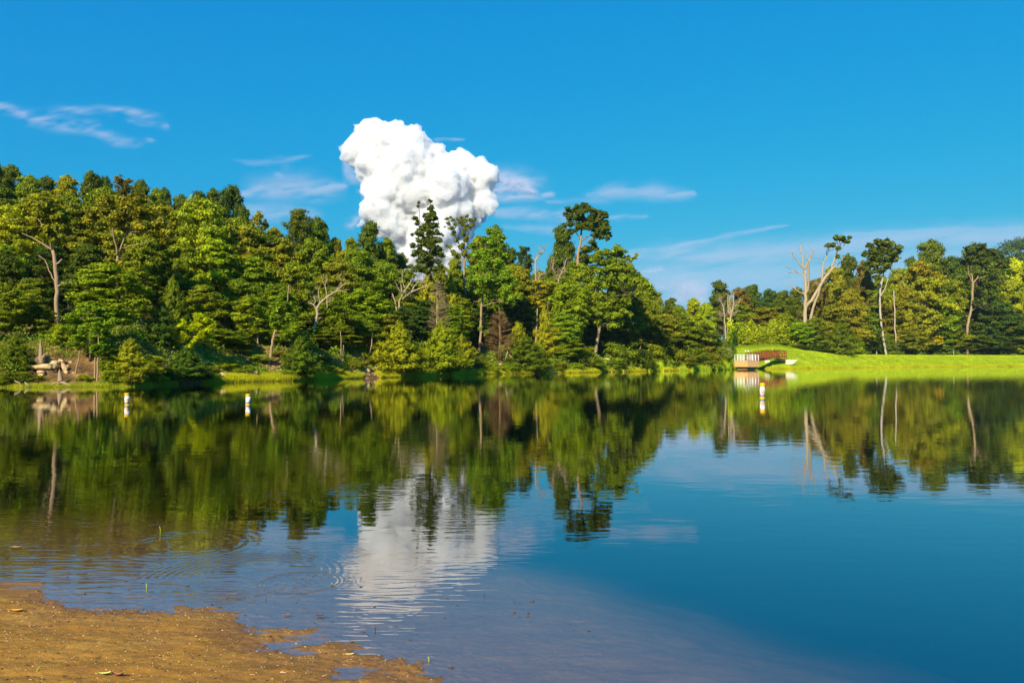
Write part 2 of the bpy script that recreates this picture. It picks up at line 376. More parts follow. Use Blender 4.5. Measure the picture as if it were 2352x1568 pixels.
# small capillary wavelets on the near left part of the lake
mr = node(nt, 'ShaderNodeMapRange'); nt.links.new(math_n(nt, 'ADD', sxp.outputs[0], math_n(nt, 'MULTIPLY', sxp.outputs[1], 0.08)), mr.inputs[0])
mr.inputs[1].default_value = 1.4; mr.inputs[2].default_value = -0.6; mr.inputs[3].default_value = 0.12; mr.inputs[4].default_value = 1
mr2 = node(nt, 'ShaderNodeMapRange'); nt.links.new(sxp.outputs[1], mr2.inputs[0]); mr2.inputs[1].default_value = 22; mr2.inputs[2].default_value = 7; mr2.inputs[3].default_value = 0.0; mr2.inputs[4].default_value = 1
cap = math_n(nt, 'MULTIPLY', math_n(nt, 'MULTIPLY', mask, mr.outputs[0]), mr2.outputs[0])
w2 = math_n(nt, 'MULTIPLY', wave(15, (0.22, 1.0, 1), 1, 5, 0.6, R(-10)), 0.0022)
h = math_n(nt, 'ADD', h, math_n(nt, 'MULTIPLY', w2, cap))
for q in ((690, 1337, 0.035, 0.28, 0.03, 0.0005), (528, 1371, 0.022, 0.07, 0.05, 0.0006), (790, 1335, 0.03, 0.10, 0.07, 0.00012), (900, 1398, 0.06, 0.20, 0.05, 0.00008), (430, 1250, 0.10, 0.5, 0.22, 0.00022), (560, 1320, 0.06, 0.55, 0.2, 0.0004)):
    h = math_n(nt, 'ADD', h, rings(*q))
bp = nt.nodes.new('ShaderNodeBump'); bp.inputs['Strength'].default_value = 1.0; bp.inputs['Distance'].default_value = 1.0; nt.links.new(h, bp.inputs['Height'])
fr = node(nt, 'ShaderNodeFresnel', IOR=2.3); nt.links.new(bp.outputs[0], fr.inputs['Normal'])
gl = node(nt, 'ShaderNodeBsdfGlossy', Roughness=0.0); nt.links.new(bp.outputs[0], gl.inputs['Normal']); gl.inputs[0].default_value = (1, 1, 1, 1)
tr = nt.nodes.new('ShaderNodeBsdfTransparent'); tr.inputs[0].default_value = (0.95, 0.95, 0.93, 1)
ms = nt.nodes.new('ShaderNodeMixShader'); nt.links.new(math_n(nt, 'MULTIPLY', math_n(nt, 'MULTIPLY', fr.outputs[0], 1.15, clamp=True), math_n(nt, 'SUBTRACT', 1.0, ge.outputs['Backfacing'])), ms.inputs[0]); nt.links.new(tr.outputs[0], ms.inputs[1]); nt.links.new(gl.outputs[0], ms.inputs[2])
nt.links.new(ms.outputs[0], o.inputs[0])
ab = node(nt, 'ShaderNodeVolumeAbsorption', Density=1.5); ab.inputs['Color'].default_value = (0.50, 0.40, 0.15, 1); nt.links.new(ab.outputs[0], o.inputs['Volume'])
wq = [(-190, -85), (190, -85), (560, 330), (-560, 330)]
me = bpy.data.meshes.new('water'); me.from_pydata([(x, y, 0) for x, y in wq] + [(x, y, -7) for x, y in wq], [], [(0, 1, 2, 3), (7, 6, 5, 4), (0, 4, 5, 1), (1, 5, 6, 2), (2, 6, 7, 3), (3, 7, 4, 0)])
tag(link('water', me, m), kind='structure')

# ------------------------------------------------------------------ foliage builders
def unit(a): return a / np.maximum(np.linalg.norm(a, axis=1, keepdims=True), 1e-9)
def quads(C, N, L, W, tone, rs, T=None):
    n = len(C)
    if T is None: T = rs.normal(size=(n, 3))
    T = unit(T - N * (T * N).sum(1, keepdims=True)); B = np.cross(N, T)
    L = L[:, None]; W = W[:, None]
    bend = N * L * 0.18
    V = np.stack([C - T * L, C + B * W + bend * 0, C + T * L - bend, C - B * W], 1).reshape(-1, 3)
    return V, np.arange(4 * n).reshape(n, 4), np.repeat(tone, 4)
def leaves_from_puffs(puffs, total, leaf, rs, nrm=(0.6, 0.7, 0.6), sub=7, spread=0.30):
    """puffs: list (x,y,z,rx,rz)"""
    pf = np.array(puffs, float); w = pf[:, 3] * np.sqrt(pf[:, 3] * pf[:, 4]); w /= w.sum()
    cs, ns, ts = [], [], []
    for (x, y, z, rx, rz), wi in zip(pf, w):
        n = max(int(total * wi), 12); k = sub
        d = unit(rs.normal(size=(k, 3))); d[:, 2] = d[:, 2] * 0.85 + 0.12
        sc = d * np.array([rx, rx, rz]) * rs.uniform(0.55, 0.95, (k, 1))
        j = rs.integers(0, k, n)
        off = rs.normal(size=(n, 3)) * np.array([rx, rx, rz * 0.8]) * spread
        p = sc[j] + off
        outw = unit(p / np.array([rx, rx, max(rz, 0.5 * rx)]) + 1e-6)
        nn = unit(outw * nrm[1] + np.array([0, 0, nrm[0]]) + rs.normal(size=(n, 3)) * nrm[2] * 0.6)
        cs.append(p + np.array([x, y, z])); ns.append(nn)
        tc = rs.uniform(0, 1, k) * 0.42; pt = rs.uniform(0, 0.32)
        ts.append(np.clip(pt + tc[j] + rs.uniform(0, 0.3, n), 0, 1))
    C = np.concatenate(cs); N = np.concatenate(ns); T = np.concatenate(ts); n = len(C)
    l = leaf * rs.uniform(0.55, 1.25, n); return quads(C, N, l, l * rs.uniform(0.45, 0.75, n), T, rs)
def crown_me(name, puffs, total, leaf, rs, **kw):
    V, Fq, t = leaves_from_puffs(puffs, total, leaf, rs, **kw); return np_mesh(name, V, Fq, {'tone': t})

def limb(mb, a, b, r0, r1, rnd, sag=0.12, n=5, sides=5):
    a = Vector(a); b = Vector(b); L = (b - a).length; pts = []; rr = []
    j = Vector((rnd.uniform(-1, 1), rnd.uniform(-1, 1), rnd.uniform(0, 1))) * L * sag
    for i in range(n):
        t = i / (n - 1); pts.append(a.lerp(b, t) + j * math.sin(math.pi * t)); rr.append(r0 + (r1 - r0) * t)
    mb.tube(pts, rr, sides, cap=False)

def broadleaf(seed, H=10, Rc=2.7, zlo=0.22, n=62, kind='oak', total=20000, leaf=0.11, top=0.9, r_t=0.16):
    rnd = random.Random(seed); rs = np.random.default_rng(seed); puffs = []
    lean = (rnd.uniform(-.5, .5), rnd.uniform(-.5, .5))
    lob = [rnd.uniform(0, 6.28) for _ in range(4)]
    for i in range(n):
        t = ((i + rnd.random()) / n) ** 0.85; z = H * (zlo + (1 - zlo - 0.04) * t)
        prof = (math.sin(math.pi * min(t * 0.82 + 0.16, 1)) ** 0.75) if kind != 'thin' else (0.35 + 0.65 * math.sin(math.pi * (t * 0.8 + 0.1)))
        an = rnd.uniform(0, 6.283)
        prof *= 0.74 + 0.26 * math.sin(2 * an + lob[0] + t * 5) + 0.14 * math.sin(3 * an + lob[1] - t * 7)
        q = rnd.uniform(0.3, 1.0) ** 0.5
        r = Rc * prof * q
        if kind == 'layer': rx, rz = rnd.uniform(0.5, 1.0), rnd.uniform(0.40, 0.70)
        elif kind == 'thin': rx, rz = rnd.uniform(0.35, 0.6), rnd.uniform(0.3, 0.5)
        else: rx, rz = rnd.uniform(0.65, 1.25), rnd.uniform(0.45, 0.75)
        rx *= 1.08 - 0.17 * t; rz *= 1.08 - 0.22 * t
        if rnd.random() < 0.12: continue
        puffs.append((math.cos(an) * r + lean[0] * t, math.sin(an) * r + lean[1] * t, z, rx, rz))
    nrm = {'oak': (0.35, 0.9, 0.9), 'layer': (0.6, 0.75, 0.8), 'thin': (0.6, 0.7, 0.8)}[kind]
    cm = crown_me(kind + '_crown', puffs, total, leaf, rs, nrm=nrm, sub=9 if kind != 'layer' else 7, spread=0.24)
    mb = MB(); tp = []; tr_ = []
    for i in range(9):
        t = i / 8; tp.append((lean[0] * t * 0.8 + 0.12 * math.sin(3 * t + seed), lean[1] * t * 0.8 + 0.1 * math.cos(4 * t + seed) - 0.1, H * top * t - (0.25 if i == 0 else 0)))
        tr_.append(r_t * (1.35 if i == 0 else 1) * (1 - 0.85 * t))
    mb.tube(tp, tr_, 7)
    for (x, y, z, rx, rz) in puffs:
        if rnd.random() < 0.75:
            zz = max(z - 0.18 * H * rnd.uniform(0.3, 1), 0.12 * H); t = zz / (H * top); k = min(int(t * 8), 7); f = min(t * 8 - k, 1)
            a = Vector(tp[k]).lerp(Vector(tp[k + 1]), f); limb(mb, a, (x, y, z), max(tr_[k] * 0.4, 0.03), 0.012, rnd)
    return mb.mesh(kind + '_trunk'), cm, H

def conifer(seed, H=10, Rc=2.4, total=22000, leaf=0.10, zlo=0.02, droop=0.02, n=230, power=0.8):
    rnd = random.Random(seed); rs = np.random.default_rng(seed); C = []; N = []; T = []; D = []
    mb = MB(); mb.tube([(0, 0, -0.3), (0.05, 0, H * 0.5), (0, 0, H * 0.97)], [0.17, 0.1, 0.015], 6)
    for i in range(n):
        t = ((i + rnd.random()) / n); z = H * (zlo + (1 - zlo) * t); an = i * 2.399 + rnd.uniform(-.4, .4)
        r = Rc * ((1 - t) ** power) * rnd.uniform(0.5, 1.2) + 0.12
        d = np.array([math.cos(an), math.sin(an), 0]); k = max(int(total / n * (0.35 + 1.3 * (1 - t))), 30)
        f = rs.uniform(0.15, 1, k) ** 0.7
        side = np.array([-d[1], d[0], 0]); tl_ = rnd.uniform(-0.25, 0.45)
        wdt = rs.normal(size=k) * 0.20 * r * (1.1 - f) + rs.normal(size=k) * 0.10
        p = d * (r * f)[:, None] + side * wdt[:, None]
        p[:, 2] = z + r * (0.25 * f + tl_ * f - droop * 3 * f ** 2) + rs.normal(size=k) * 0.22 + (0.12 - np.abs(wdt) * 0.35)
        C.append(p); N.append(unit(np.array([0, 0, 0.7]) + d * 0.8 + rs.normal(size=(k, 3)) * 0.5))
        D.append(d + side * np.sign(wdt)[:, None] * 0.7 + np.array([0, 0, 0.25]) + rs.normal(size=(k, 3)) * 0.3)
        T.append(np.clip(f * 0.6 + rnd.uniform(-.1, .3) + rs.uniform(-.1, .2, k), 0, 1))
        if i % 3 == 0: mb.tube([(0, 0, z), tuple(d * r * 0.5 + np.array([0, 0, z + 0.1 * r])), tuple(d * r * 0.9 + np.array([0, 0, z + r * (0.22 - 2.4 * droop)]))], [0.04, 0.025, 0.01], 4, False)
    C, N, T, D = map(np.concatenate, (C, N, T, D)); l = leaf * rs.uniform(0.7, 1.4, len(C))
    V, Fq, t = quads(C, N, l, l * 0.4, T, rs, D)
    return mb.mesh('conifer_trunk'), np_mesh('conifer_crown', V, Fq, {'tone': t}), H

def bush(seed, total=7000, leaf=0.07):
    rnd = random.Random(seed); rs = np.random.default_rng(seed); pf = []
    for i in range(22):
        an = rnd.uniform(0, 6.28); q = rnd.random() ** 0.6; z = rnd.uniform(0.1, 1.6) * (1 - 0.6 * q * q)
        pf.append((math.cos(an) * q * 1.3, math.sin(an) * q * 1.3, z, rnd.uniform(0.3, 0.55), rnd.uniform(0.2, 0.4)))
    cm = crown_me('bush_foliage', pf, total, leaf, rs, nrm=(0.7, 0.6, 0.8)); mb = MB()
    for (x, y, z, a, b_) in pf[::2]: limb(mb, (x * 0.1, y * 0.1, -0.15), (x, y, z), 0.03, 0.01, rnd)
    return mb.mesh('bush_stem'), cm, 2.0

PROTO = {}
for i in range(4): PROTO['oak%d' % i] = broadleaf(10 + i, kind='oak', n=80 + 6 * i, total=30000, Rc=3.0 + 0.2 * i, leaf=0.14)
for i in range(4): PROTO['layer%d' % i] = broadleaf(30 + i, kind='layer', n=104, total=28000, Rc=2.8 + 0.2 * i, zlo=0.2, leaf=0.135)
for i in range(2): PROTO['tall%d' % i] = broadleaf(50 + i, kind='oak', n=46, Rc=2.4, zlo=0.52, total=16000, top=0.93, r_t=0.14)
for i in range(2): PROTO['thin%d' % i] = broadleaf(60 + i, kind='thin', n=60, Rc=1.5, zlo=0.18, total=13000, r_t=0.10)
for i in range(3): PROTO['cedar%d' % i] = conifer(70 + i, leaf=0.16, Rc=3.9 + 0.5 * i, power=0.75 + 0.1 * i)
for i in range(2): PROTO['bush%d' % i] = bush(80 + i)
HALF = {'oak': 3.8, 'layer': 3.5, 'tall': 2.9, 'thin': 1.9, 'cedar': 4.1, 'bush': 1.6}

GREEN = {'mid green': (0.120, 0.180, 0.005), 'dark green': (0.062, 0.103, 0.005), 'deep green': (0.038, 0.080, 0.010), 'bright green': (0.150, 0.245, 0.005),
         'yellow-green': (0.205, 0.275, 0.006), 'olive green': (0.155, 0.180, 0.008), 'golden green': (0.175, 0.205, 0.006), 'lemon green': (0.30, 0.42, 0.008),
         'blue-green': (0.050, 0.105, 0.022), 'brownish green': (0.125, 0.105, 0.018), 'amber green': (0.20, 0.19, 0.006)}
TREE_N = {'oak': ('broadleaf_tree', 'rounded tree'), 'layer': ('broadleaf_tree', 'tiered tree'), 'tall': ('broadleaf_tree', 'high-crowned tree'),
          'thin': ('slender_tree', 'slender tree'), 'cedar': ('cedar_tree', 'conical cedar'), 'bush': ('bush', 'leafy bush')}
LAND = [(-200, 'the left edge of the photo'), (127, 'the pale broken-limbed trunk'), (262, 'the vine-wrapped forked trunk'), (430, 'the lemon green sapling'), (620, 'the leaning pale trunk'), (738, 'the grey forked dead branches'), (935, 'the bleached dead branches'),
        (1000, 'the tan dead cedar'), (1145, 'the brown dead cedar'), (1372, 'the tilted trunk on the point'), (1560, 'the cattail shore'), (1715, 'the lake intake tower'), (1858, 'the great bleached dead tree'), (2022, 'the tall white-trunked tree'), (2200, 'the far wooded hill')]
ORD = ['first', 'second', 'third', 'fourth', 'fifth', 'sixth', 'seventh', 'eighth', 'ninth', 'tenth', 'eleventh', 'twelfth', 'thirteenth', 'fourteenth']
TREES = []
def T(x, top, s, kind, colr, row, w=None, lab=None, dx=0, pale=False):
    TREES.append(dict(x=x, top=top, s=s, kind=kind, col=colr, row=row, w=w, lab=lab, pale=pale))

# --- skyline row of the left wood
for a in [(-30, 372, 46, 'oak', 'dark green', 60), (18, 378, 50, 'oak', 'dark green', 46), (62, 402, 44, 'oak', 'mid green', 50), (105, 404, 52, 'oak', 'dark green', 40), (150, 402, 42, 'oak', 'olive green', 52),
          (205, 394, 50, 'oak', 'dark green', 42), (235, 404, 54, 'oak', 'deep green', 32), (285, 404, 47, 'thin', 'brownish green', 40), (318, 412, 44, 'oak', 'dark green', 36), (355, 432, 48, 'oak', 'mid green', 38), (375, 430, 52, 'oak', 'dark green', 32),
          (412, 446, 48, 'oak', 'dark green', 36), (452, 440, 50, 'oak', 'dark green', 36), (486, 432, 52, 'oak', 'dark green', 36), (530, 424, 44, 'oak', 'deep green', 48), (556, 470, 40, 'oak', 'dark green', 38), (594, 486, 36, 'thin', 'olive green', 34),
          (628, 522, 34, 'oak', 'olive green', 46), (682, 478, 38, 'tall', 'dark green', 46), (728, 498, 36, 'oak', 'dark green', 40), (770, 545, 36, 'oak', 'olive green', 40), (806, 545, 38, 'oak', 'mid green', 36), (848, 508, 34, 'oak', 'dark green', 46),
          (888, 545, 34, 'oak', 'mid green', 40), (918, 580, 36, 'oak', 'dark green', 34), (1010, 610, 36, 'oak', 'olive green', 40), (1045, 590, 38, 'oak', 'mid green', 34), (1100, 540, 30, 'oak', 'olive green', 38), (1138, 516, 36, 'oak', 'dark green', 40),
          (1172, 570, 36, 'oak', 'dark green', 32), (1206, 560, 40, 'thin', 'deep green', 30), (1240, 620, 30, 'oak', 'olive green', 36), (1268, 590, 34, 'oak', 'dark green', 30), (1293, 516, 30, 'oak', 'dark green', 50),
          (1440, 600, 22, 'oak', 'mid green', 44), (1475, 640, 20, 'oak', 'mid green', 46), (1505, 668, 34, 'oak', 'olive green', 32), (1540, 684, 36, 'oak', 'dark green', 32), (1592, 684, 30, 'oak', 'yellow-green', 34), (1560, 700, 26, 'oak', 'mid green', 34), (1622, 694, 24, 'oak', 'yellow-green', 28),
          (1655, 644, 70, 'oak', 'dark green', 42), (1700, 660, 74, 'oak', 'brownish green', 40), (1730, 654, 78, 'oak', 'dark green', 34), (1768, 664, 70, 'oak', 'deep green', 36), (1800, 668, 66, 'oak', 'dark green', 36), (1830, 660, 72, 'oak', 'dark green', 36),
          (1880, 640, 50, 'oak', 'brownish green', 40), (1915, 610, 55, 'oak', 'olive green', 44), (1950, 584, 60, 'oak', 'dark green', 40), (1985, 598, 50, 'oak', 'brownish green', 36), (2065, 620, 56, 'oak', 'olive green', 40), (2100, 590, 64, 'oak', 'dark green', 40),
          (2142, 550, 58, 'oak', 'dark green', 60), (2190, 590, 66, 'oak', 'deep green', 46), (2245, 558, 56, 'oak', 'dark green', 62), (2285, 600, 60, 'oak', 'dark green', 50), (2335, 592, 64, 'oak', 'lemon green', 46), (2380, 590, 56, 'oak', 'golden green', 50), (2430, 585, 60, 'oak', 'dark green', 60)]:
    T(a[0], a[1], a[2], a[3], a[4], 'skyline', a[5])
# --- middle row
for a in [(-10, 560, 16, 'oak', 'bright green', 62), (20, 470, 26, 'oak', 'yellow-green', 62), (95, 445, 30, 'oak', 'olive green', 70), (70, 640, 14, 'layer', 'mid green', 48), (165, 470, 30, 'oak', 'olive green', 58), (230, 430, 34, 'oak', 'mid green', 62),
          (300, 448, 28, 'oak', 'olive green', 72), (370, 470, 30, 'oak', 'olive green', 62), (330, 540, 20, 'oak', 'mid green', 52), (455, 452, 24, 'layer', 'yellow-green', 64), (410, 560, 18, 'oak', 'mid green', 50), (500, 545, 16, 'layer', 'bright green', 64),
          (560, 520, 24, 'oak', 'olive green', 62), (590, 585, 16, 'layer', 'mid green', 58), (640, 550, 24, 'oak', 'olive green', 56), (672, 600, 15, 'oak', 'mid green', 52), (725, 545, 22, 'layer', 'mid green', 52), (775, 600, 18, 'oak', 'olive green', 56),
          (765, 690, 9, 'layer', 'mid green', 58), (825, 570, 22, 'oak', 'mid green', 56), (845, 660, 10, 'layer', 'bright green', 62), (880, 600, 20, 'layer', 'mid green', 52), (920, 660, 18, 'layer', 'olive green', 46), (945, 700, 14, 'oak', 'deep green', 52),
          (985, 630, 22, 'cedar', 'olive green', 56), (1035, 640, 20, 'cedar', 'golden green', 46), (1060, 680, 12, 'thin', 'yellow-green', 40), (1090, 610, 22, 'oak', 'mid green', 50), (1165, 640, 20, 'oak', 'mid green', 50), (1200, 610, 20, 'layer', 'olive green', 48),
          (1235, 640, 16, 'thin', 'golden green', 44), (1268, 640, 16, 'oak', 'mid green', 50), (1300, 640, 12, 'layer', 'bright green', 58), (1290, 720, 7, 'layer', 'bright green', 44), (1330, 600, 22, 'oak', 'mid green', 52), (1250, 710, 8, 'cedar', 'olive green', 42),
          (1440, 700, 16, 'oak', 'mid green', 52), (1480, 700, 14, 'oak', 'mid green', 44), (1530, 720, 14, 'oak', 'olive green', 44), (1500, 745, 9, 'oak', 'dark green', 40), (1575, 735, 12, 'oak', 'mid green', 44), (1612, 745, 10, 'oak', 'dark green', 40), (1640, 775, 9, 'oak', 'mid green', 28),
          (200, 560, 20, 'oak', 'dark green', 56), (110, 560, 20, 'oak', 'deep green', 50), (395, 640, 10, 'cedar', 'dark green', 44), (470, 650, 10, 'layer', 'mid green', 52), (545, 640, 12, 'oak', 'mid green', 50),
          (1700, 700, 62, 'oak', 'mid green', 40), (1760, 705, 56, 'oak', 'olive green', 46), (1800, 720, 50, 'layer', 'yellow-green', 38), (1835, 740, 36, 'oak', 'bright green', 34), (1870, 730, 36, 'oak', 'mid green', 34), (1905, 700, 40, 'oak', 'olive green', 44), (1950, 660, 40, 'oak', 'olive green', 46),
          (1930, 740, 26, 'cedar', 'dark green', 40), (1985, 700, 36, 'oak', 'mid green', 42), (2045, 690, 38, 'thin', 'golden green', 40), (2085, 660, 38, 'oak', 'olive green', 42), (2118, 604, 36, 'oak', 'golden green', 56), (2165, 680, 34, 'layer', 'bright green', 44), (2200, 640, 44, 'oak', 'mid green', 46),
          (2240, 690, 38, 'oak', 'deep green', 52), (2290, 690, 38, 'oak', 'deep green', 50), (2330, 640, 42, 'oak', 'yellow-green', 40), (2350, 720, 34, 'oak', 'dark green', 50), (2400, 640, 40, 'oak', 'mid green', 56)]:
    T(a[0], a[1], a[2], a[3], a[4], 'middle', a[5])
# --- front row
for a in [(-40, 640, 8, 'layer', 'mid green', 60), (15, 650, 7, 'layer', 'mid green', 52), (38, 770, 2.5, 'cedar', 'dark green', 52), (-15, 780, 3, 'cedar', 'mid green', 46), (95, 700, 9, 'layer', 'mid green', 44), (135, 745, 6, 'cedar', 'mid green', 44),
          (245, 600, 7, 'layer', 'bright green', 84), (205, 690, 4, 'layer', 'bright green', 50), (300, 780, 1.5, 'cedar', 'olive green', 58), (345, 815, 0.8, 'layer', 'yellow-green', 36), (372, 700, 6, 'cedar', 'deep green', 50), (262, 800, 1.5, 'layer', 'bright green', 36),
          (430, 800, 1.0, 'cedar', 'deep green', 60), (505, 755, 4, 'layer', 'bright green', 44), (575, 680, 8, 'layer', 'yellow-green', 42), (545, 760, 7, 'layer', 'mid green', 42), (640, 650, 9, 'layer', 'mid green', 52), (690, 775, 0.8, 'cedar', 'dark green', 54),
          (655, 740, 7, 'layer', 'bright green', 44), (750, 760, 7, 'layer', 'mid green', 46), (790, 745, 5, 'layer', 'mid green', 42), (845, 740, 7, 'oak', 'mid green', 46), (895, 720, 8, 'oak', 'olive green', 44), (915, 742, 1.0, 'cedar', 'golden green', 66), (955, 790, 1.5, 'cedar', 'olive green', 44),
          (1012, 745, 1.0, 'cedar', 'mid green', 70), (1060, 770, 3, 'cedar', 'olive green', 44), (1045, 700, 8, 'thin', 'bright green', 34), (1208, 772, 1.5, 'cedar', 'dark green', 56), (1190, 740, 7, 'cedar', 'olive green', 38), (1238, 790, 1.5, 'cedar', 'mid green', 36), (1300, 770, 5, 'layer', 'bright green', 40),
          (1270, 750, 7, 'oak', 'golden green', 36), (1340, 780, 5, 'bush', 'mid green', 34), (1420, 770, 7, 'bush', 'mid green', 38), (1455, 780, 6, 'bush', 'dark green', 40), (1500, 785, 6, 'bush', 'mid green', 40), (1545, 780, 6, 'bush', 'olive green', 42), (1590, 785, 6, 'bush', 'mid green', 38), (1628, 790, 5, 'bush', 'olive green', 32), (1655, 795, 6, 'bush', 'mid green', 24),
          (1410, 815, 2.5, 'bush', 'mid green', 32), (1480, 818, 2.5, 'bush', 'dark green', 32), (1560, 815, 3, 'bush', 'dark green', 34), (1620, 815, 3, 'bush', 'mid green', 34), (1645, 822, 2.5, 'bush', 'bright green', 20), (1360, 820, 2.5, 'bush', 'mid green', 30), (1280, 825, 2, 'bush', 'olive green', 28), (1130, 826, 2, 'bush', 'yellow-green', 26), (1165, 830, 1.6, 'bush', 'bright green', 22),
          (815, 810, 3, 'bush', 'olive green', 26), (600, 812, 4, 'bush', 'bright green', 28), (520, 822, 3, 'bush', 'yellow-green', 26), (560, 830, 2, 'bush', 'mid green', 24), (760, 830, 2, 'bush', 'olive green', 24), (660, 838, 1.5, 'bush', 'bright green', 18), (60, 850, 0.8, 'bush', 'mid green', 32), (5, 860, 0.5, 'bush', 'bright green', 26), (-30, 840, 0.4, 'bush', 'mid green', 36), (30, 845, 0.5, 'bush', 'dark green', 30), (195, 862, 0.8, 'bush', 'yellow-green', 18), (268, 845, 0.6, 'bush', 'mid green', 30), (310, 838, 0.5, 'bush', 'olive green', 34), (355, 845, 0.5, 'bush', 'bright green', 28), (392, 838, 0.6, 'bush', 'dark green', 30), (470, 845, 0.5, 'bush', 'deep green', 26), (490, 838, 2.2, 'bush', 'mid green', 20), (540, 815, 5.5, 'bush', 'dark green', 30), (585, 835, 3, 'bush', 'yellow-green', 16), (640, 815, 5, 'bush', 'olive green', 24), (735, 818, 4.5, 'bush', 'mid green', 26), (785, 835, 2.6, 'bush', 'yellow-green', 16), (850, 822, 4, 'bush', 'olive green', 22), (1100, 822, 3, 'bush', 'yellow-green', 24), (1320, 832, 2.5, 'bush', 'bright green', 22),
          (1690, 775, 42, 'bush', 'yellow-green', 30), (1735, 770, 42, 'bush', 'yellow-green', 32), (1780, 778, 42, 'bush', 'golden green', 30), (1815, 785, 40, 'bush', 'bright green', 32), (1850, 765, 38, 'bush', 'dark green', 34), (1885, 770, 37, 'bush', 'bright green', 34), (1835, 792, 36, 'bush', 'mid green', 26), (1875, 796, 33, 'bush', 'dark green', 28), (1910, 796, 32, 'bush', 'mid green', 28),
          (1950, 760, 34.5, 'cedar', 'mid green', 44), (1990, 760, 34.5, 'layer', 'dark green', 40), (2035, 765, 34.5, 'cedar', 'dark green', 34), (2075, 755, 34.5, 'layer', 'olive green', 44), (2110, 745, 34.5, 'layer', 'golden green', 44), (2150, 750, 34.5, 'layer', 'bright green', 40), (2185, 745, 34.5, 'oak', 'mid green', 38), (2225, 760, 34.5, 'oak', 'dark green', 44),
          (2270, 755, 34.5, 'oak', 'deep green', 44), (2310, 770, 34.5, 'layer', 'dark green', 40), (2345, 765, 34.5, 'cedar', 'mid green', 40), (2390, 750, 34.5, 'oak', 'dark green', 50)]:
    T(a[0], a[1], a[2], a[3], a[4], 'front', a[5])

for i, t in enumerate(TREES):
    if t['kind'] == 'layer' and i % 3 == 0 and t['row'] != 'front': t['kind'] = 'oak'
# labels: unique by row, landmark and order
def seg(x):
    k = 0
    for i, (lx, _) in enumerate(LAND):
        if x >= lx: k = i
    return k
sk = sorted([(t['x'], t['top'], t['s']) for t in TREES if t['row'] == 'skyline']); skx = [q[0] for q in sk]; skt = np.array([q[1] for q in sk], float); sks = [q[2] for q in sk]
skt = np.convolve(np.pad(skt, 2, 'edge'), np.ones(5) / 5, 'valid')
rf = random.Random(44)
for x in range(-40, 1640, 42):
    xx = x + rf.uniform(-14, 14); tp_ = float(np.interp(xx, skx, skt)); s_ = float(np.interp(xx, skx, sks)) * 0.72
    T(xx, tp_ + rf.uniform(40, 85), s_, 'oak', rf.choice(['dark green', 'olive green', 'mid green', 'dark green']), 'back', rf.uniform(44, 60))
for x in range(-30, 1615, 44):
    xx = x + rf.uniform(-14, 14); tp_ = float(np.interp(xx, skx, skt))
    T(xx, tp_ + (829 - tp_) * rf.uniform(0.42, 0.6), rf.uniform(13, 20), rf.choice(['oak', 'layer', 'thin', 'oak']), rf.choice(['dark green', 'deep green', 'mid green']), 'inner', rf.uniform(40, 54))
for x in range(1700, 2440, 40):
    xx = x + rf.uniform(-14, 14); tp_ = float(np.interp(xx, skx, skt)); s_ = float(np.interp(xx, skx, sks)) * 1.0
    T(xx, tp_ + rf.uniform(20, 50), s_ + 6, 'oak', rf.choice(['dark green', 'deep green', 'mid green']), 'back', rf.uniform(36, 50))
cnt = {}
for t in sorted(TREES, key=lambda t: t['x']):
    if t['lab']: continue
    key = (seg(t['x']), t['row'], t['kind'] == 'bush'); c_ = cnt.get(key, 0); cnt[key] = c_ + 1
    noun = TREE_N[t['kind']][1]
    rowt = {'skyline': 'skyline row', 'middle': 'middle row', 'front': 'front row', 'inner': 'inner row', 'back': 'upper row'}[t['row']]
    place = LAND[key[0]][1]
    t['lab'] = f"{t['col']} {noun}, {rowt}, {ORD[c_]} right of {place}"

rng = random.Random(4)
def put_tree(t):
    if 455 < t['x'] < 900 and t['row'] == 'front' and t['kind'] in ('layer', 'oak'): t['s'] = max(t['s'], 6.5)
    kind = t['kind']; k = kind + str(rng.randrange(len([q for q in PROTO if q.startswith(kind)])))
    tm, cm, H0 = PROTO[k]
    u = (t['x'] - CX) / F; Y = float(shoreY(u)) + t['s']; X = u * Y * (1 / ray(t['x'], 700).y) if False else u * Y
    gzv = gz1(X, Y); ztop = P(t['x'], t['top'], Y).z; Ht = ztop - gzv
    if Ht < 0.5: Ht = 0.5
    sz = Ht / H0; w = t['w'] * (1.0 if kind in ('cedar', 'thin') else (0.98 if t['row'] == 'skyline' else 1.2)) / F * Y / HALF[kind]; w = max(w, 0.3 * sz)
    nm = TREE_N[kind][0]
    e = empty(nm, (X, Y, gzv), t['lab'], 'bush' if kind == 'bush' else 'tree', 'trees and bushes of the lakeside woods', rng.uniform(0, 6.28))
    e.scale = (w, w, sz)
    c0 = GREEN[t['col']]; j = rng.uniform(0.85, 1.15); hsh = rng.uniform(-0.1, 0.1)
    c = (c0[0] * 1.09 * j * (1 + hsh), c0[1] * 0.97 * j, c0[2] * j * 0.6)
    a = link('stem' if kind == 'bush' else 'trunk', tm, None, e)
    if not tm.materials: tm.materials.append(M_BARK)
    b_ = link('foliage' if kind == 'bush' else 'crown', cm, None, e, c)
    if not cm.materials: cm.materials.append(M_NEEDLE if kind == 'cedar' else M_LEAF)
for t in TREES: put_tree(t)

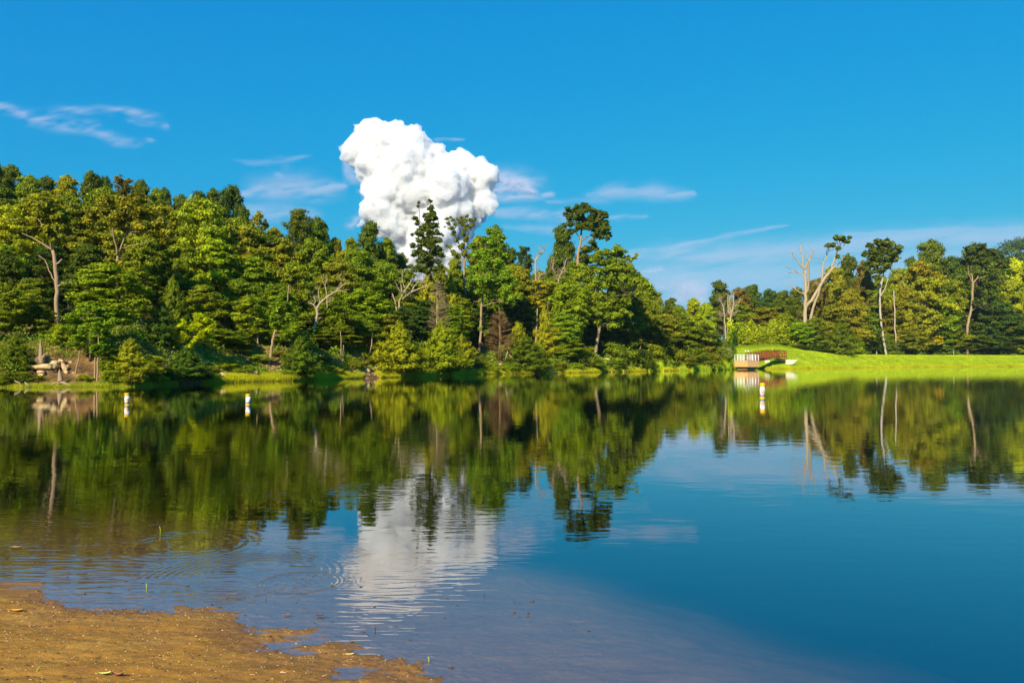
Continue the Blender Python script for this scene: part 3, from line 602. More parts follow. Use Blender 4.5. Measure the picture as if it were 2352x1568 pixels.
# ------------------------------------------------------------------ traced special trees (given depth, thickness and their own distance)
def traced(name, label, cat, D, polys, conv, barkm, puffs=None, color=None, total=9000, leaf=0.16, dep=0.35, seed=1, crown_name='crown', extra_base=True, nrm=(0.6, 0.7, 0.8), group=None):
    """polys: lists of (x,y,r) in local crop px; conv maps crop px -> reference px and gives px scale"""
    rnd = random.Random(seed); cx0, cy0, sc = conv
    toref = lambda x, y: ((cx0 + x / sc) / 1.7415, (cy0 + y / sc) / 1.7415)
    px = D / F; bx, by = toref(*polys[0][0][:2]); base = P(bx, by, D); gzv = gz1(base.x, D)
    e = empty(name, (base.x, D, gzv), label, cat, group)
    mb = MB(); memo = {}
    for pi, pl in enumerate(polys):
        pts = []; rr = []; off = 0.0; sgn = rnd.choice((-1, 1)) * rnd.uniform(0.3, 1) * dep
        start = memo.get(tuple(pl[0][:2]), 0.0)
        L = 0; prev = None
        for i, (x, y, r) in enumerate(pl):
            rx_, ry_ = toref(x, y)
            if prev: L += math.hypot(rx_ - prev[0], ry_ - prev[1]) * px
            prev = (rx_, ry_); dd = start + (L * sgn if pi > 0 else 0.05 * L)
            memo[(x, y)] = dd
            p = P(rx_, ry_, D + dd); pts.append(p - e.location); rr.append(max(r / sc / 1.7415 * px, 0.012))
        if pi == 0 and extra_base and pts[0].z > -0.1:
            pts.insert(0, Vector((pts[0].x, pts[0].y, -0.2))); rr.insert(0, rr[0] * 1.2)
        # subdivide for wobble
        P2 = []; R2 = []
        for i in range(len(pts) - 1):
            for k in range(3):
                t = k / 3; q = pts[i].lerp(pts[i + 1], t)
                if k: q = q + Vector([rnd.uniform(-1, 1) for _ in range(3)]) * (pts[i + 1] - pts[i]).length * 0.035
                P2.append(q); R2.append(rr[i] + (rr[i + 1] - rr[i]) * t)
        P2.append(pts[-1]); R2.append(rr[-1]); mb.tube(P2, R2, 8)
    if barkm is M_DEAD:
        base_pts = [Vector(v) for v in mb.v[::4] if v[2] > 0.25 * max(q[2] for q in mb.v)]; ts = D / 90
        for k in range(90):
            a_ = rnd.choice(base_pts); d_ = Vector((rnd.uniform(-1, 1), rnd.uniform(-1, 1), rnd.uniform(-0.2, 1.2))).normalized() * rnd.uniform(0.25, 0.9) * ts
            m_ = a_ + d_ * 0.5 + Vector((rnd.uniform(-1, 1), rnd.uniform(-1, 1), rnd.uniform(-1, 1))) * 0.07 * ts
            mb.tube([a_, m_, a_ + d_], [0.016 * ts, 0.011 * ts, 0.005 * ts], 4, False)
            for q_ in range(2): mb.tube([m_, m_ + d_.lerp(Vector((rnd.uniform(-1, 1), rnd.uniform(-1, 1), rnd.uniform(0, 1))) * d_.length, 0.6) * 0.6], [0.009 * ts, 0.004 * ts], 3, False)
    if puffs:
        vs_ = [Vector(v) for v in mb.v[::8]]
        for (x, y, r) in puffs:
            q_ = P(*toref(x, y), D + rnd.uniform(-0.5, 0.5) * r / sc / 1.74 * px) - e.location; low = [v for v in vs_ if v.z < q_.z + 0.2] or vs_
            a_ = min(low, key=lambda v: (v - q_).length + rnd.uniform(0, 0.3)); 
            if (q_ - a_).length < 12 * D / 90: limb(mb, a_, q_, 0.035 * D / 80, 0.012 * D / 80, rnd, n=5)
    mb.build('trunk', barkm, e)
    if puffs:
        rs = np.random.default_rng(seed); pf = []
        for (x, y, r) in puffs:
            rx_, ry_ = toref(x, y); rw = r / sc / 1.7415 * px
            for k in range(4):
                p = P(rx_ + rnd.uniform(-.5, .5) * r / sc / 1.74, ry_ + rnd.uniform(-.5, .5) * r / sc / 1.74, D + rnd.uniform(-1.6, 1.6) * rw) - e.location
                pf.append((p.x, p.y, p.z, rw * rnd.uniform(0.5, 0.95), rw * rnd.uniform(0.45, 0.85)))
        V, Fq, t = leaves_from_puffs(pf, total, leaf, rs, nrm=nrm); link(crown_name, np_mesh(name + '_crown', V, Fq, {'tone': t}), M_LEAF, e, (color[0] * 1.07, color[1] * 0.93, color[2] * 0.6))
    return e

def YS(x): return float(shoreY((x - CX) / F))
C1 = (0, 600, 2.614); C2 = (0, 1100, 2.614); C3 = (700, 700, 2.614); C4 = (700, 1100, 2.614); C5 = (1400, 750, 2.614); C6 = (1400, 1050, 2.614); C7 = (2100, 750, 2.614); C8 = (2100, 1050, 2.614); C9 = (2700, 900, 2.987); C10 = (3396, 900, 2.987)

traced('dead_tree', 'great bleached dead tree with forked bare limbs behind the footbridge', 'dead tree', YS(1858) + 39, [
    [(1565, 1330, 30), (1555, 1150, 24), (1560, 990, 21), (1558, 830, 18), (1555, 640, 15), (1555, 540, 13)],
    [(1555, 540, 11), (1520, 500, 9), (1470, 440, 7), (1410, 370, 6), (1390, 300, 4)], [(1555, 540, 10), (1528, 480, 9), (1525, 400, 8), (1505, 330, 6), (1500, 260, 4), (1527, 205, 2)],
    [(1555, 540, 11), (1580, 460, 10), (1600, 420, 8), (1640, 350, 6), (1650, 275, 3)], [(1600, 420, 5), (1560, 370, 4), (1530, 320, 3), (1490, 300, 2)], [(1558, 830, 13), (1590, 760, 12), (1602, 600, 11), (1605, 450, 8), (1620, 390, 5), (1605, 320, 2)],
    [(1558, 830, 9), (1480, 800, 7), (1420, 750, 6), (1370, 728, 4)], [(1555, 640, 8), (1520, 590, 7), (1450, 565, 5), (1350, 575, 3)], [(1450, 565, 3), (1420, 530, 2.5), (1320, 500, 1.5)], [(1370, 728, 2), (1375, 660, 1.5), (1340, 590, 1)],
    [(1560, 990, 19), (1660, 850, 18), (1750, 700, 18), (1800, 620, 17), (1870, 530, 14), (1940, 480, 9)], [(1750, 700, 12), (1765, 540, 10), (1775, 440, 8), (1810, 400, 6), (1815, 330, 4), (1820, 270, 2)], [(1775, 440, 5), (1730, 450, 4), (1700, 380, 2)],
    [(1870, 530, 11), (1905, 400, 9), (1930, 330, 7), (1970, 270, 5), (1990, 180, 3)], [(1930, 330, 5), (1915, 230, 4), (1920, 170, 2)], [(1940, 480, 5), (1990, 420, 4), (2030, 370, 2)], [(1750, 700, 5), (1700, 700, 4), (1655, 690, 3)],
    [(1565, 1330, 22), (1620, 1130, 18), (1650, 990, 15), (1700, 860, 13), (1735, 760, 10)]], C9, M_DEAD,
    puffs=[(1990, 160, 42), (2050, 180, 36), (1930, 150, 30), (1830, 245, 30), (1890, 240, 24), (1960, 280, 30), (1940, 380, 22), (2080, 150, 20)], color=(0.075, 0.12, 0.01), total=6000, leaf=0.34, dep=0.3, seed=3)
traced('dead_tree', 'smaller twin-stemmed bare tree above the yellow brush behind the tower', 'dead tree', YS(1672) + 46, [
    [(652, 1330, 13), (655, 1200, 12), (665, 1090, 11), (695, 980, 9), (700, 870, 6), (700, 810, 3)], [(665, 1090, 8), (635, 1030, 7), (632, 940, 6), (635, 830, 4)], [(665, 1090, 7), (658, 1000, 6), (655, 920, 5), (650, 840, 3)], [(695, 980, 5), (740, 950, 4), (780, 890, 2)],
    [(665, 1090, 5), (700, 1060, 4), (735, 1050, 2)]], C9, M_DEAD, dep=0.3, seed=4)
traced('dead_tree', 'thin bare grey stem left of the twin-stemmed bare tree', 'dead tree', YS(1660) + 48, [[(600, 1260, 8), (592, 1100, 8), (580, 980, 8), (545, 900, 6), (525, 870, 3)], [(592, 1100, 4), (560, 1090, 4), (525, 1075, 2)]], C9, M_DEAD, dep=0.3, seed=5)
traced('dead_tree', 'bleached dead branches forking above the green wood', 'dead tree', YS(940) + 15, [
    [(505, 620, 12), (515, 400, 10), (545, 340, 9), (580, 285, 8), (620, 230, 7), (660, 160, 4)], [(580, 285, 6), (548, 190, 5), (545, 130, 4), (550, 80, 3)], [(545, 340, 6), (538, 270, 5), (525, 200, 3)], [(545, 340, 5), (515, 290, 4), (480, 215, 2)],
    [(545, 380, 7), (640, 310, 8), (740, 265, 6), (820, 245, 4)], [(640, 310, 6), (670, 250, 5), (710, 205, 4), (770, 210, 2)], [(640, 310, 5), (630, 360, 3)], [(505, 620, 7), (470, 400, 6), (430, 270, 6), (390, 170, 5)], [(710, 205, 3), (680, 200, 2)]], C6, M_DEAD, dep=0.25, seed=6)
traced('dead_tree', 'grey forked dead branches reaching right over the middle wood', 'dead tree', YS(738) + 8, [
    [(1450, 620, 15), (1490, 410, 14), (1480, 360, 12), (1520, 290, 12), (1590, 230, 10), (1680, 170, 8), (1750, 110, 5), (1795, 80, 3)], [(1480, 360, 7), (1450, 310, 6), (1395, 290, 4)], [(1450, 310, 5), (1470, 280, 4), (1450, 220, 3)], [(1520, 290, 6), (1500, 210, 5), (1500, 140, 3)],
    [(1590, 230, 5), (1570, 120, 4), (1590, 20, 2)], [(1590, 230, 7), (1590, 290, 6), (1590, 350, 5)], [(1590, 290, 5), (1660, 250, 3)], [(1680, 170, 4), (1770, 160, 3), (1830, 150, 2)], [(1570, 120, 3), (1540, 60, 2), (1560, -20, 1)], [(1680, 170, 3), (1740, 60, 2), (1700, 10, 1)], [(1490, 430, 8), (1460, 448, 7), (1530, 450, 4)]], C4, M_DEAD, dep=0.25, seed=7)
traced('dead_snag', 'bare splintered top of a snag against the sky, left of the tall oak', 'snag', YS(1240) + 24, [[(1945, 1000, 9), (1940, 870, 8), (1938, 760, 9), (1990, 700, 5), (2035, 650, 3)], [(1990, 700, 4), (2005, 640, 2)], [(1945, 1000, 6), (1990, 920, 5), (2040, 900, 3)]], C5, M_DEAD, seed=8)
traced('dead_snag', 'pair of thin bare tops rising from the oak beside the snag', 'snag', YS(1290) + 14, [[(350, 960, 8), (400, 850, 6), (440, 740, 3)], [(350, 960, 5), (390, 890, 4), (440, 870, 2)], [(350, 960, 5), (290, 850, 4), (305, 730, 2)], [(290, 850, 3), (275, 740, 2)]], C7, M_DEAD, seed=9)

traced('forest_tree', 'pale broken-limbed trunk under an olive crown on the left slope', 'tree', YS(127) + 11, [
    [(590, 1620, 22), (592, 1400, 21), (578, 1200, 20), (550, 1050, 16)], [(578, 1200, 11), (615, 1180, 11), (650, 1140, 8)], [(592, 1400, 9), (610, 1425, 10), (660, 1390, 9), (810, 1375, 7)], [(550, 1050, 9), (450, 980, 7), (330, 910, 5), (230, 870, 3)],
    [(550, 1050, 10), (585, 880, 7), (600, 780, 4)], [(592, 1400, 6), (545, 1330, 6), (500, 1220, 5), (470, 1150, 4), (400, 1100, 3)], [(550, 1050, 8), (500, 900, 6), (420, 750, 4)]], C1, M_PALEBARK,
    puffs=[(480, 830, 90), (560, 760, 90), (400, 700, 90), (620, 680, 80), (330, 800, 70), (500, 600, 90), (560, 930, 60), (250, 740, 60), (430, 520, 80), (650, 790, 60), (300, 600, 80)], color=(0.15, 0.19, 0.009), total=14000, leaf=0.12, seed=10)
traced('forest_tree', 'vine-wrapped forked trunk with a spreading olive crown', 'tree', YS(270) + 14, [
    [(1225, 1500, 12), (1225, 1250, 12), (1230, 1110, 12)], [(1230, 1110, 9), (1205, 970, 8), (1185, 890, 6), (1130, 870, 3)], [(1230, 1110, 9), (1270, 1000, 8), (1320, 880, 6), (1380, 800, 3)], [(1185, 890, 5), (1170, 780, 4), (1100, 640, 3)]], C1, M_PALEBARK,
    puffs=[(1240, 1230, 40), (1245, 1170, 34), (1235, 1300, 40), (1200, 720, 90), (1350, 680, 90), (1080, 650, 90), (1500, 650, 80), (1280, 560, 90), (1650, 760, 80), (1740, 860, 60), (1600, 880, 60), (1450, 800, 60), (1700, 950, 45), (950, 700, 70), (1120, 520, 80), (1450, 520, 80)], color=(0.16, 0.18, 0.009), total=15000, leaf=0.12, seed=11)
traced('sapling', 'lemon green sapling glowing beside the dark gap on the left bank', 'tree', YS(430) + 4, [
    [(1990, 960, 8), (1985, 680, 7), (1960, 560, 4)], [(1985, 680, 5), (1830, 600, 2)], [(1985, 680, 5), (2150, 480, 2)], [(1985, 680, 4), (2120, 620, 2)]], C2, M_BARK,
    puffs=[(1760, 640, 55), (1820, 570, 60), (1900, 520, 60), (1930, 620, 60), (1860, 700, 55), (2030, 560, 60), (2090, 450, 55), (2130, 620, 60), (2050, 660, 55), (2190, 560, 50), (1960, 760, 50), (2000, 800, 32), (1750, 720, 34), (2170, 470, 45), (2200, 660, 40), (2100, 520, 50)], color=(0.34, 0.46, 0.008), total=9000, leaf=0.11, nrm=(1.3, 0.3, 0.5), seed=12)
traced('forest_tree', 'leaning pale trunk with grey base on the left bank', 'tree', YS(618) + 4, [
    [(968, 1010, 16), (980, 930, 15), (1005, 800, 15), (1020, 680, 14), (1045, 590, 11), (1100, 520, 9), (1140, 440, 8)], [(1140, 440, 5), (1180, 250, 5), (1190, 100, 4)]], C4, M_PALEBARK,
    puffs=[(1030, 470, 60), (1120, 520, 60), (1090, 380, 60), (1180, 330, 60), (1180, 620, 50), (1240, 600, 44), (1120, 640, 40), (1000, 400, 44), (1200, 450, 55), (1070, 280, 50)], color=(0.12, 0.22, 0.010), total=8000, leaf=0.12, nrm=(1.1, 0.4, 0.6), seed=13)
traced('forest_tree', 'tall straight pale trunk with a bright green tiered crown right of centre', 'tree', YS(1105) + 9, [
    [(1355, 960, 15), (1362, 800, 14), (1370, 600, 13), (1385, 400, 11), (1395, 220, 8), (1410, 40, 5)], [(1385, 400, 4), (1290, 410, 2)], [(1395, 220, 5), (1600, 180, 3)], [(1395, 220, 5), (1200, 160, 3)], [(1362, 800, 3), (1385, 850, 3), (1380, 930, 2)]], C6, M_PALEBARK,
    puffs=[(1400, 60, 80), (1280, 60, 60), (1520, 60, 80), (1620, 120, 70), (1330, 170, 80), (1450, 190, 90), (1560, 200, 90), (1660, 230, 70), (1260, 240, 50), (1350, 320, 60), (1480, 330, 60), (1600, 330, 50), (1680, 430, 45), (1640, 390, 45), (1700, 200, 50), (1450, -40, 70), (1560, -30, 60), (1370, 690, 34), (1420, 740, 30), (1400, -120, 60), (1520, -140, 60), (1330, -80, 60), (1480, -230, 60), (1570, -260, 50), (1620, -180, 40), (1400, -220, 50), (1450, -320, 44), (1530, -330, 36), (1620, -90, 44), (1280, -180, 40)], color=(0.12, 0.235, 0.010), total=24000, leaf=0.14, seed=14)
traced('pine_tree', 'tall open dark tree with ragged spires against the cumulus cloud', 'tree', YS(980) + 22, [
    [(850, 1060, 12), (840, 800, 10), (830, 500, 8), (835, 300, 5), (840, 170, 3)], [(830, 500, 5), (730, 350, 4), (715, 170, 2)], [(830, 500, 4), (900, 400, 3), (930, 360, 1)], [(840, 800, 5), (700, 680, 3)], [(840, 800, 5), (950, 700, 3)]], C5, M_BARK,
    puffs=[(845, 145, 14), (825, 130, 12), (718, 155, 15), (715, 195, 14), (840, 220, 32), (860, 260, 34), (800, 290, 38), (850, 310, 42), (880, 300, 24), (690, 325, 28), (700, 370, 30), (810, 380, 46), (870, 400, 42), (760, 420, 30), (900, 400, 26), (740, 480, 44), (690, 480, 30), (840, 470, 44), (910, 470, 36), (650, 495, 18), (800, 540, 44), (720, 550, 30), (880, 540, 46), (930, 560, 30), (970, 500, 10), (660, 610, 34), (720, 630, 36), (840, 620, 60), (930, 640, 34), (670, 690, 40), (760, 690, 40), (850, 710, 60), (940, 700, 40), (720, 760, 40), (820, 790, 60), (920, 760, 36), (780, 850, 60), (880, 860, 50), (820, 330, 34), (830, 430, 40), (790, 590, 44), (860, 560, 40), (720, 700, 44), (880, 680, 44), (800, 740, 50), (700, 840, 44), (940, 820, 40)],
    color=(0.060, 0.100, 0.012), total=24000, leaf=0.15, seed=15, crown_name='crown')
traced('forest_tree', 'sparse forked tree with small leaf tufts against the cumulus cloud', 'tree', YS(1060) + 24, [
    [(1200, 950, 12), (1190, 700, 10), (1150, 610, 8), (1080, 480, 6), (1040, 360, 3)], [(1190, 700, 8), (1200, 560, 7), (1220, 420, 5), (1230, 300, 2)], [(1200, 560, 5), (1270, 430, 4), (1290, 320, 2)], [(1190, 700, 5), (1080, 670, 3), (1020, 620, 2)], [(1080, 480, 3), (1120, 380, 2), (1130, 320, 1)], [(1220, 420, 3), (1180, 330, 2), (1160, 290, 1)], [(1200, 560, 4), (1290, 520, 2)]], C5, M_PALEBARK,
    puffs=[(1015, 330, 20), (1050, 310, 16), (1080, 340, 18), (1030, 380, 22), (1060, 420, 26), (1100, 390, 20), (1140, 350, 18), (1170, 320, 20), (1160, 380, 24), (1220, 300, 18), (1200, 350, 26), (1260, 340, 24), (1290, 340, 26), (1250, 400, 30), (1210, 420, 30), (1280, 400, 24), (1080, 480, 24), (1110, 540, 26), (1190, 480, 30), (1210, 540, 34), (1150, 620, 30), (1180, 600, 30), (1050, 620, 26), (1090, 680, 34), (1140, 720, 36), (1240, 620, 30), (1010, 610, 14), (1200, 700, 40), (990, 410, 10), (1120, 330, 10)],
    color=(0.11, 0.15, 0.015), total=8000, leaf=0.13, seed=16)
traced('oak_tree', 'tallest dark oak with exposed limbs rising above the centre skyline', 'tree', YS(1345) + 20, [
    [(560, 1000, 20), (555, 680, 14), (580, 560, 12), (590, 450, 9), (600, 300, 5)], [(580, 560, 9), (640, 520, 7), (720, 480, 4), (780, 400, 2)], [(555, 680, 7), (610, 600, 5), (650, 560, 3), (700, 520, 2)], [(580, 560, 6), (540, 480, 4), (470, 400, 2)], [(590, 450, 5), (700, 380, 3), (800, 320, 2)], [(590, 450, 5), (480, 300, 3)]], C7, M_PALEBARK,
    puffs=[(540, 185, 30), (620, 175, 34), (460, 230, 36), (530, 250, 50), (610, 250, 60), (680, 230, 46), (450, 300, 40), (510, 320, 40), (600, 330, 60), (690, 320, 60), (760, 270, 44), (830, 290, 40), (780, 350, 50), (840, 370, 34), (700, 400, 60), (620, 410, 50), (560, 400, 40), (470, 390, 40), (420, 390, 26), (760, 430, 50), (840, 440, 44), (880, 490, 34), (800, 500, 44), (860, 540, 24), (740, 490, 36), (480, 460, 36), (700, 580, 40), (640, 650, 50), (720, 640, 40), (590, 720, 60), (660, 760, 60), (600, 800, 50), (700, 850, 50), (530, 450, 30)],
    color=(0.065, 0.110, 0.010), total=30000, leaf=0.17, seed=17)
traced('oak_tree', 'big bright oak on the wooded point with a tilted pale trunk', 'tree', YS(1372) + 9, [
    [(735, 1770, 20), (742, 1690, 19), (755, 1600, 18), (780, 1450, 16), (830, 1250, 12), (880, 1000, 9), (900, 800, 5)], [(830, 1250, 9), (900, 1120, 8), (1020, 1060, 6), (1200, 1080, 3)], [(880, 1000, 6), (1100, 850, 3)], [(830, 1250, 6), (740, 1100, 3)], [(900, 800, 4), (960, 680, 3)], [(900, 800, 3), (1100, 760, 3), (1180, 700, 2)]], C7, M_PALEBARK,
    puffs=[(970, 640, 44), (940, 690, 50), (1010, 700, 50), (860, 700, 44), (780, 720, 50), (730, 760, 50), (820, 780, 60), (900, 770, 70), (1000, 780, 60), (1060, 740, 34), (880, 860, 70), (970, 860, 70), (1060, 850, 60), (780, 860, 60), (1120, 880, 44), (1170, 700, 22), (1140, 730, 22), (1110, 760, 20), (820, 950, 60), (920, 950, 80), (1020, 940, 70), (1100, 940, 60), (1180, 920, 44), (760, 980, 50), (860, 1040, 70), (960, 1040, 60), (1210, 970, 44), (1260, 1010, 44), (1300, 1040, 40), (1330, 1090, 44), (1250, 1090, 50), (1360, 1140, 34), (1180, 1110, 40), (800, 1120, 60), (900, 1150, 60), (760, 1200, 60), (860, 1250, 70), (960, 1220, 60), (1040, 1200, 50), (780, 1320, 60), (870, 1360, 60), (960, 1340, 60), (1040, 1300, 50), (1090, 1330, 40), (760, 1400, 44), (900, 1430, 50), (980, 1420, 44), (700, 1270, 40), (720, 1120, 50)],
    color=(0.135, 0.215, 0.009), total=38000, leaf=0.17, seed=18)
traced('white_trunk_tree', 'tall white-trunked tree with a small dark crown on the right bank', 'tree', YS(2022) + 30.6, [
    [(445, 1600, 13), (430, 1480, 13), (400, 1270, 12), (378, 1100, 12), (368, 900, 12), (380, 730, 11), (410, 600, 7), (430, 450, 4)], [(380, 850, 6), (430, 760, 5), (460, 660, 4), (520, 500, 2)], [(380, 730, 7), (360, 560, 5), (340, 400, 3)]], C10, M_WHITEBARK,
    puffs=[(340, 215, 44), (430, 220, 54), (500, 250, 40), (590, 265, 40), (260, 250, 40), (300, 310, 50), (400, 300, 60), (490, 320, 50), (560, 320, 40), (200, 340, 36), (280, 390, 50), (370, 380, 50), (470, 420, 50), (540, 390, 44), (330, 460, 50), (450, 480, 50), (370, 540, 50), (300, 560, 40), (240, 480, 50), (350, 620, 40)],
    color=(0.075, 0.115, 0.012), total=15000, leaf=0.42, seed=19)
traced('white_trunk_tree', 'thin white stem just left of the tall white-trunked tree', 'tree', YS(2008) + 30.6, [[(335, 1600, 7), (320, 1400, 7), (305, 1200, 7), (295, 1080, 6), (285, 900, 4)]], C10, M_WHITEBARK, puffs=[(285, 900, 50), (260, 830, 50), (310, 960, 40), (240, 1000, 34)], color=(0.12, 0.16, 0.01), total=2500, leaf=0.4, seed=20)
traced('forest_tree', 'pale crooked trunk emerging from dark foliage near the right edge', 'tree', YS(2228) + 32, [[(1412, 1300, 14), (1430, 1150, 15), (1455, 1030, 13), (1475, 800, 12), (1480, 700, 12), (1470, 600, 6)], [(1480, 700, 8), (1520, 650, 6), (1610, 500, 3)], [(1480, 700, 6), (1430, 590, 4)], [(1455, 1030, 7), (1640, 930, 5)]], C10, M_PALEBARK,
    puffs=[(1450, 320, 60), (1560, 300, 70), (1680, 330, 70), (1500, 430, 60), (1620, 440, 60), (1780, 400, 60), (1850, 470, 60), (1560, 760, 50), (1700, 620, 60), (1520, 920, 50), (1650, 980, 50)], color=(0.045, 0.075, 0.012), total=9000, leaf=0.42, seed=21)
traced('forest_tree', 'amber tree with pale forked limbs in the right wood', 'tree', YS(2115) + 33.5, [[(790, 1600, 12), (800, 1250, 12), (830, 950, 11), (850, 780, 10)], [(850, 780, 8), (830, 700, 7), (820, 620, 4)], [(850, 780, 8), (890, 720, 7), (920, 650, 4)], [(830, 950, 6), (740, 880, 5), (640, 650, 3)], [(830, 950, 6), (960, 900, 4)]], C10, M_PALEBARK,
    puffs=[(860, 480, 50), (780, 520, 50), (920, 560, 60), (1000, 600, 50), (740, 620, 44), (1080, 620, 50), (1120, 700, 44), (1000, 750, 50), (870, 660, 44), (700, 850, 60), (940, 860, 50), (1060, 860, 50), (640, 950, 50), (860, 1080, 60), (700, 1050, 50), (960, 1200, 60), (800, 1300, 70), (1050, 1380, 60), (700, 1450, 60), (900, 1420, 60)], color=(0.19, 0.18, 0.006), total=12000, leaf=0.42, seed=22)
for (lab, x, s_, pl) in [
    ('thin pale stem between the tall white-trunked tree and the amber tree', 2058, 31.5, [(560, 1400, 7), (548, 1150, 8), (540, 950, 7), (535, 780, 5)]),
    ('short pale trunk low in the wood right of the amber tree', 2198, 31.5, [(1250, 1290, 6), (1265, 1200, 6), (1275, 1165, 3)])]:
    traced('bare_sapling', lab, 'tree', YS(x) + s_, [pl], C10, M_WHITEBARK, dep=0.05, seed=int(x))
traced('bare_sapling', 'pair-like pale trunk base under the tree right of the great dead tree', 'tree', YS(1924) + 30.8, [[(1938, 1560, 16), (1940, 1480, 14), (1942, 1425, 10), (1950, 1250, 7)]], C9, M_PALEBARK, dep=0.05, seed=94)
# bare young stems with small tufts on the left bank
for (lab, x, s, pl, pf, cc) in [
    ('thin tilted stem with a small leafy tuft above the rock ledges', 175, 2.0, [(790, 1010, 7), (810, 930, 7), (840, 770, 6), (850, 640, 4)], [(830, 660, 44), (800, 720, 36), (850, 600, 30), (870, 700, 30)], (0.14, 0.25, 0.01)),
    ('straight pinkish stem at the waterline below bright tiers', 222, 0.8, [(1015, 1110, 9), (1022, 1000, 9), (1025, 850, 8), (1030, 650, 5), (1030, 500, 3)], [(1040, 780, 60), (1100, 760, 44), (980, 760, 40), (1080, 600, 50), (1000, 560, 50)], (0.13, 0.26, 0.01)),
    ('short broken stub beside the straight pinkish stem', 216, 1.4, [(992, 1000, 9), (992, 900, 8), (990, 860, 3)], None, None)]:
    traced('sapling' if pf else 'dead_snag', lab, 'tree' if pf else 'snag', YS(x) + s, [pl], C2, M_PALEBARK, puffs=pf, color=cc, total=4000, leaf=0.11, nrm=(1.2, 0.3, 0.5), seed=int(x))
for (lab, x, s, pl) in [
    ('slim double sapling stems under the tiered crown left of the leaning trunk', 590, 7, [[(862, 800, 8), (865, 680, 8), (860, 540, 6), (835, 430, 4), (750, 420, 3)], [(905, 810, 6), (900, 740, 5)]]),
    ('thin white stem before the dark gap right of the rock bank', 848, 5, [[(2028, 860, 7), (2045, 780, 6), (2070, 600, 5)]]),
    ('slim grey twin stems behind the sandy rubble bank', 780, 4, [[(1750, 940, 9), (1760, 840, 7), (1760, 730, 5)], [(1742, 930, 6), (1738, 700, 5), (1730, 590, 4)]])]:
    traced('bare_sapling', lab, 'tree', YS(x) + s, pl, C4, M_PALEBARK, dep=0.05, seed=int(x))
traced('bare_sapling', 'dark thin leaning stub among cattails at the wooded point', 'snag', YS(1545) + 3, [[(1170, 1030, 7), (1190, 930, 6), (1215, 860, 4)], [(1170, 1030, 4), (1200, 990, 4), (1235, 960, 2)]], C8, M_PALEBARK, dep=0.1, seed=91)
traced('bare_sapling', 'dark straight stem left of the tilted oak trunk', 'tree', YS(1254) + 9, [[(215, 870, 9), (222, 700, 8), (228, 600, 7), (240, 400, 5)], [(222, 790, 4), (290, 780, 3), (350, 770, 2)]], C8, M_BARK, dep=0.1, seed=92)
traced('bare_sapling', 'lichen pale stem near the brown dead cedar', 'tree', YS(1232) + 8, [[(105, 880, 9), (115, 780, 9), (125, 650, 8), (130, 480, 6)]], C8, M_PALEBARK, dep=0.1, seed=93)

# dead conifers with brown twigs
def dead_conifer(lab, x, ytop, ybase, hw, D, matw, seed, lop=0.0):
    rnd = random.Random(seed); b_ = P(x, ybase, D); z0 = gz1(b_.x, D); zt = P(x, ytop, D).z; H = zt - z0; Rr = hw / F * D; z1 = max((b_.z - z0) / H, 0)
    e = empty('dead_cedar', (b_.x, D, z0), lab, 'dead tree', 'dead brown cedars on the left bank')
    mb = MB(); mb.tube([(0, 0, -0.2), (0.03, 0, H * 0.5), (0, 0, H)], [0.11, 0.07, 0.015], 7); mb.tube([(0.22, 0.1, -0.2), (0.2, 0.1, H * 0.4), (0.1, 0, H * 0.8)], [0.07, 0.05, 0.01], 6)
    mb.build('trunk', M_DEAD if matw is M_TWIGPALE else M_TWIG, e)
    tb = MB()
    for i in range(120):
        t = z1 + (1 - z1) * (i + rnd.random()) / 120; z = H * t; an = rnd.uniform(0, 6.283); tt = (t - z1) / (1 - z1 + 1e-6)
        r = Rr * (math.sin(math.pi * min(0.32 + 0.68 * tt, 1)) ** 0.8) * rnd.uniform(0.75, 1.05) + 0.05
        d = Vector((math.cos(an) + lop, math.sin(an), 0)); tip = d * r + Vector((0, 0, z + 0.22 * r))
        a = Vector((0, 0, z)); mid = a.lerp(tip, 0.5) + Vector((0, 0, 0.05))
        tb.tube([a, mid, tip], [0.022, 0.015, 0.006], 3, False)
        for k in range(20):
            f = rnd.uniform(0.25, 1); q = a.lerp(tip, f); dd = Vector((rnd.uniform(-1, 1), rnd.uniform(-1, 1), rnd.uniform(-0.3, 0.9))) + d * 0.9
            dd = dd.normalized() * rnd.uniform(0.12, 0.38) * (0.5 + Rr * 0.4); tb.tube([q, q + dd], [0.010, 0.004], 3, False)
    tb.build('branches', matw, e)
dead_conifer('brown dead cedar with fine bare twigs beside the straight pale trunk', 1147, 716, 822, 40, YS(1145) + 5, M_TWIG, 5)
dead_conifer('tan dead cedar spire leaning among green cedars', 1003, 648, 770, 27, YS(1000) + 6, M_TWIGPALE, 6, 0.25)

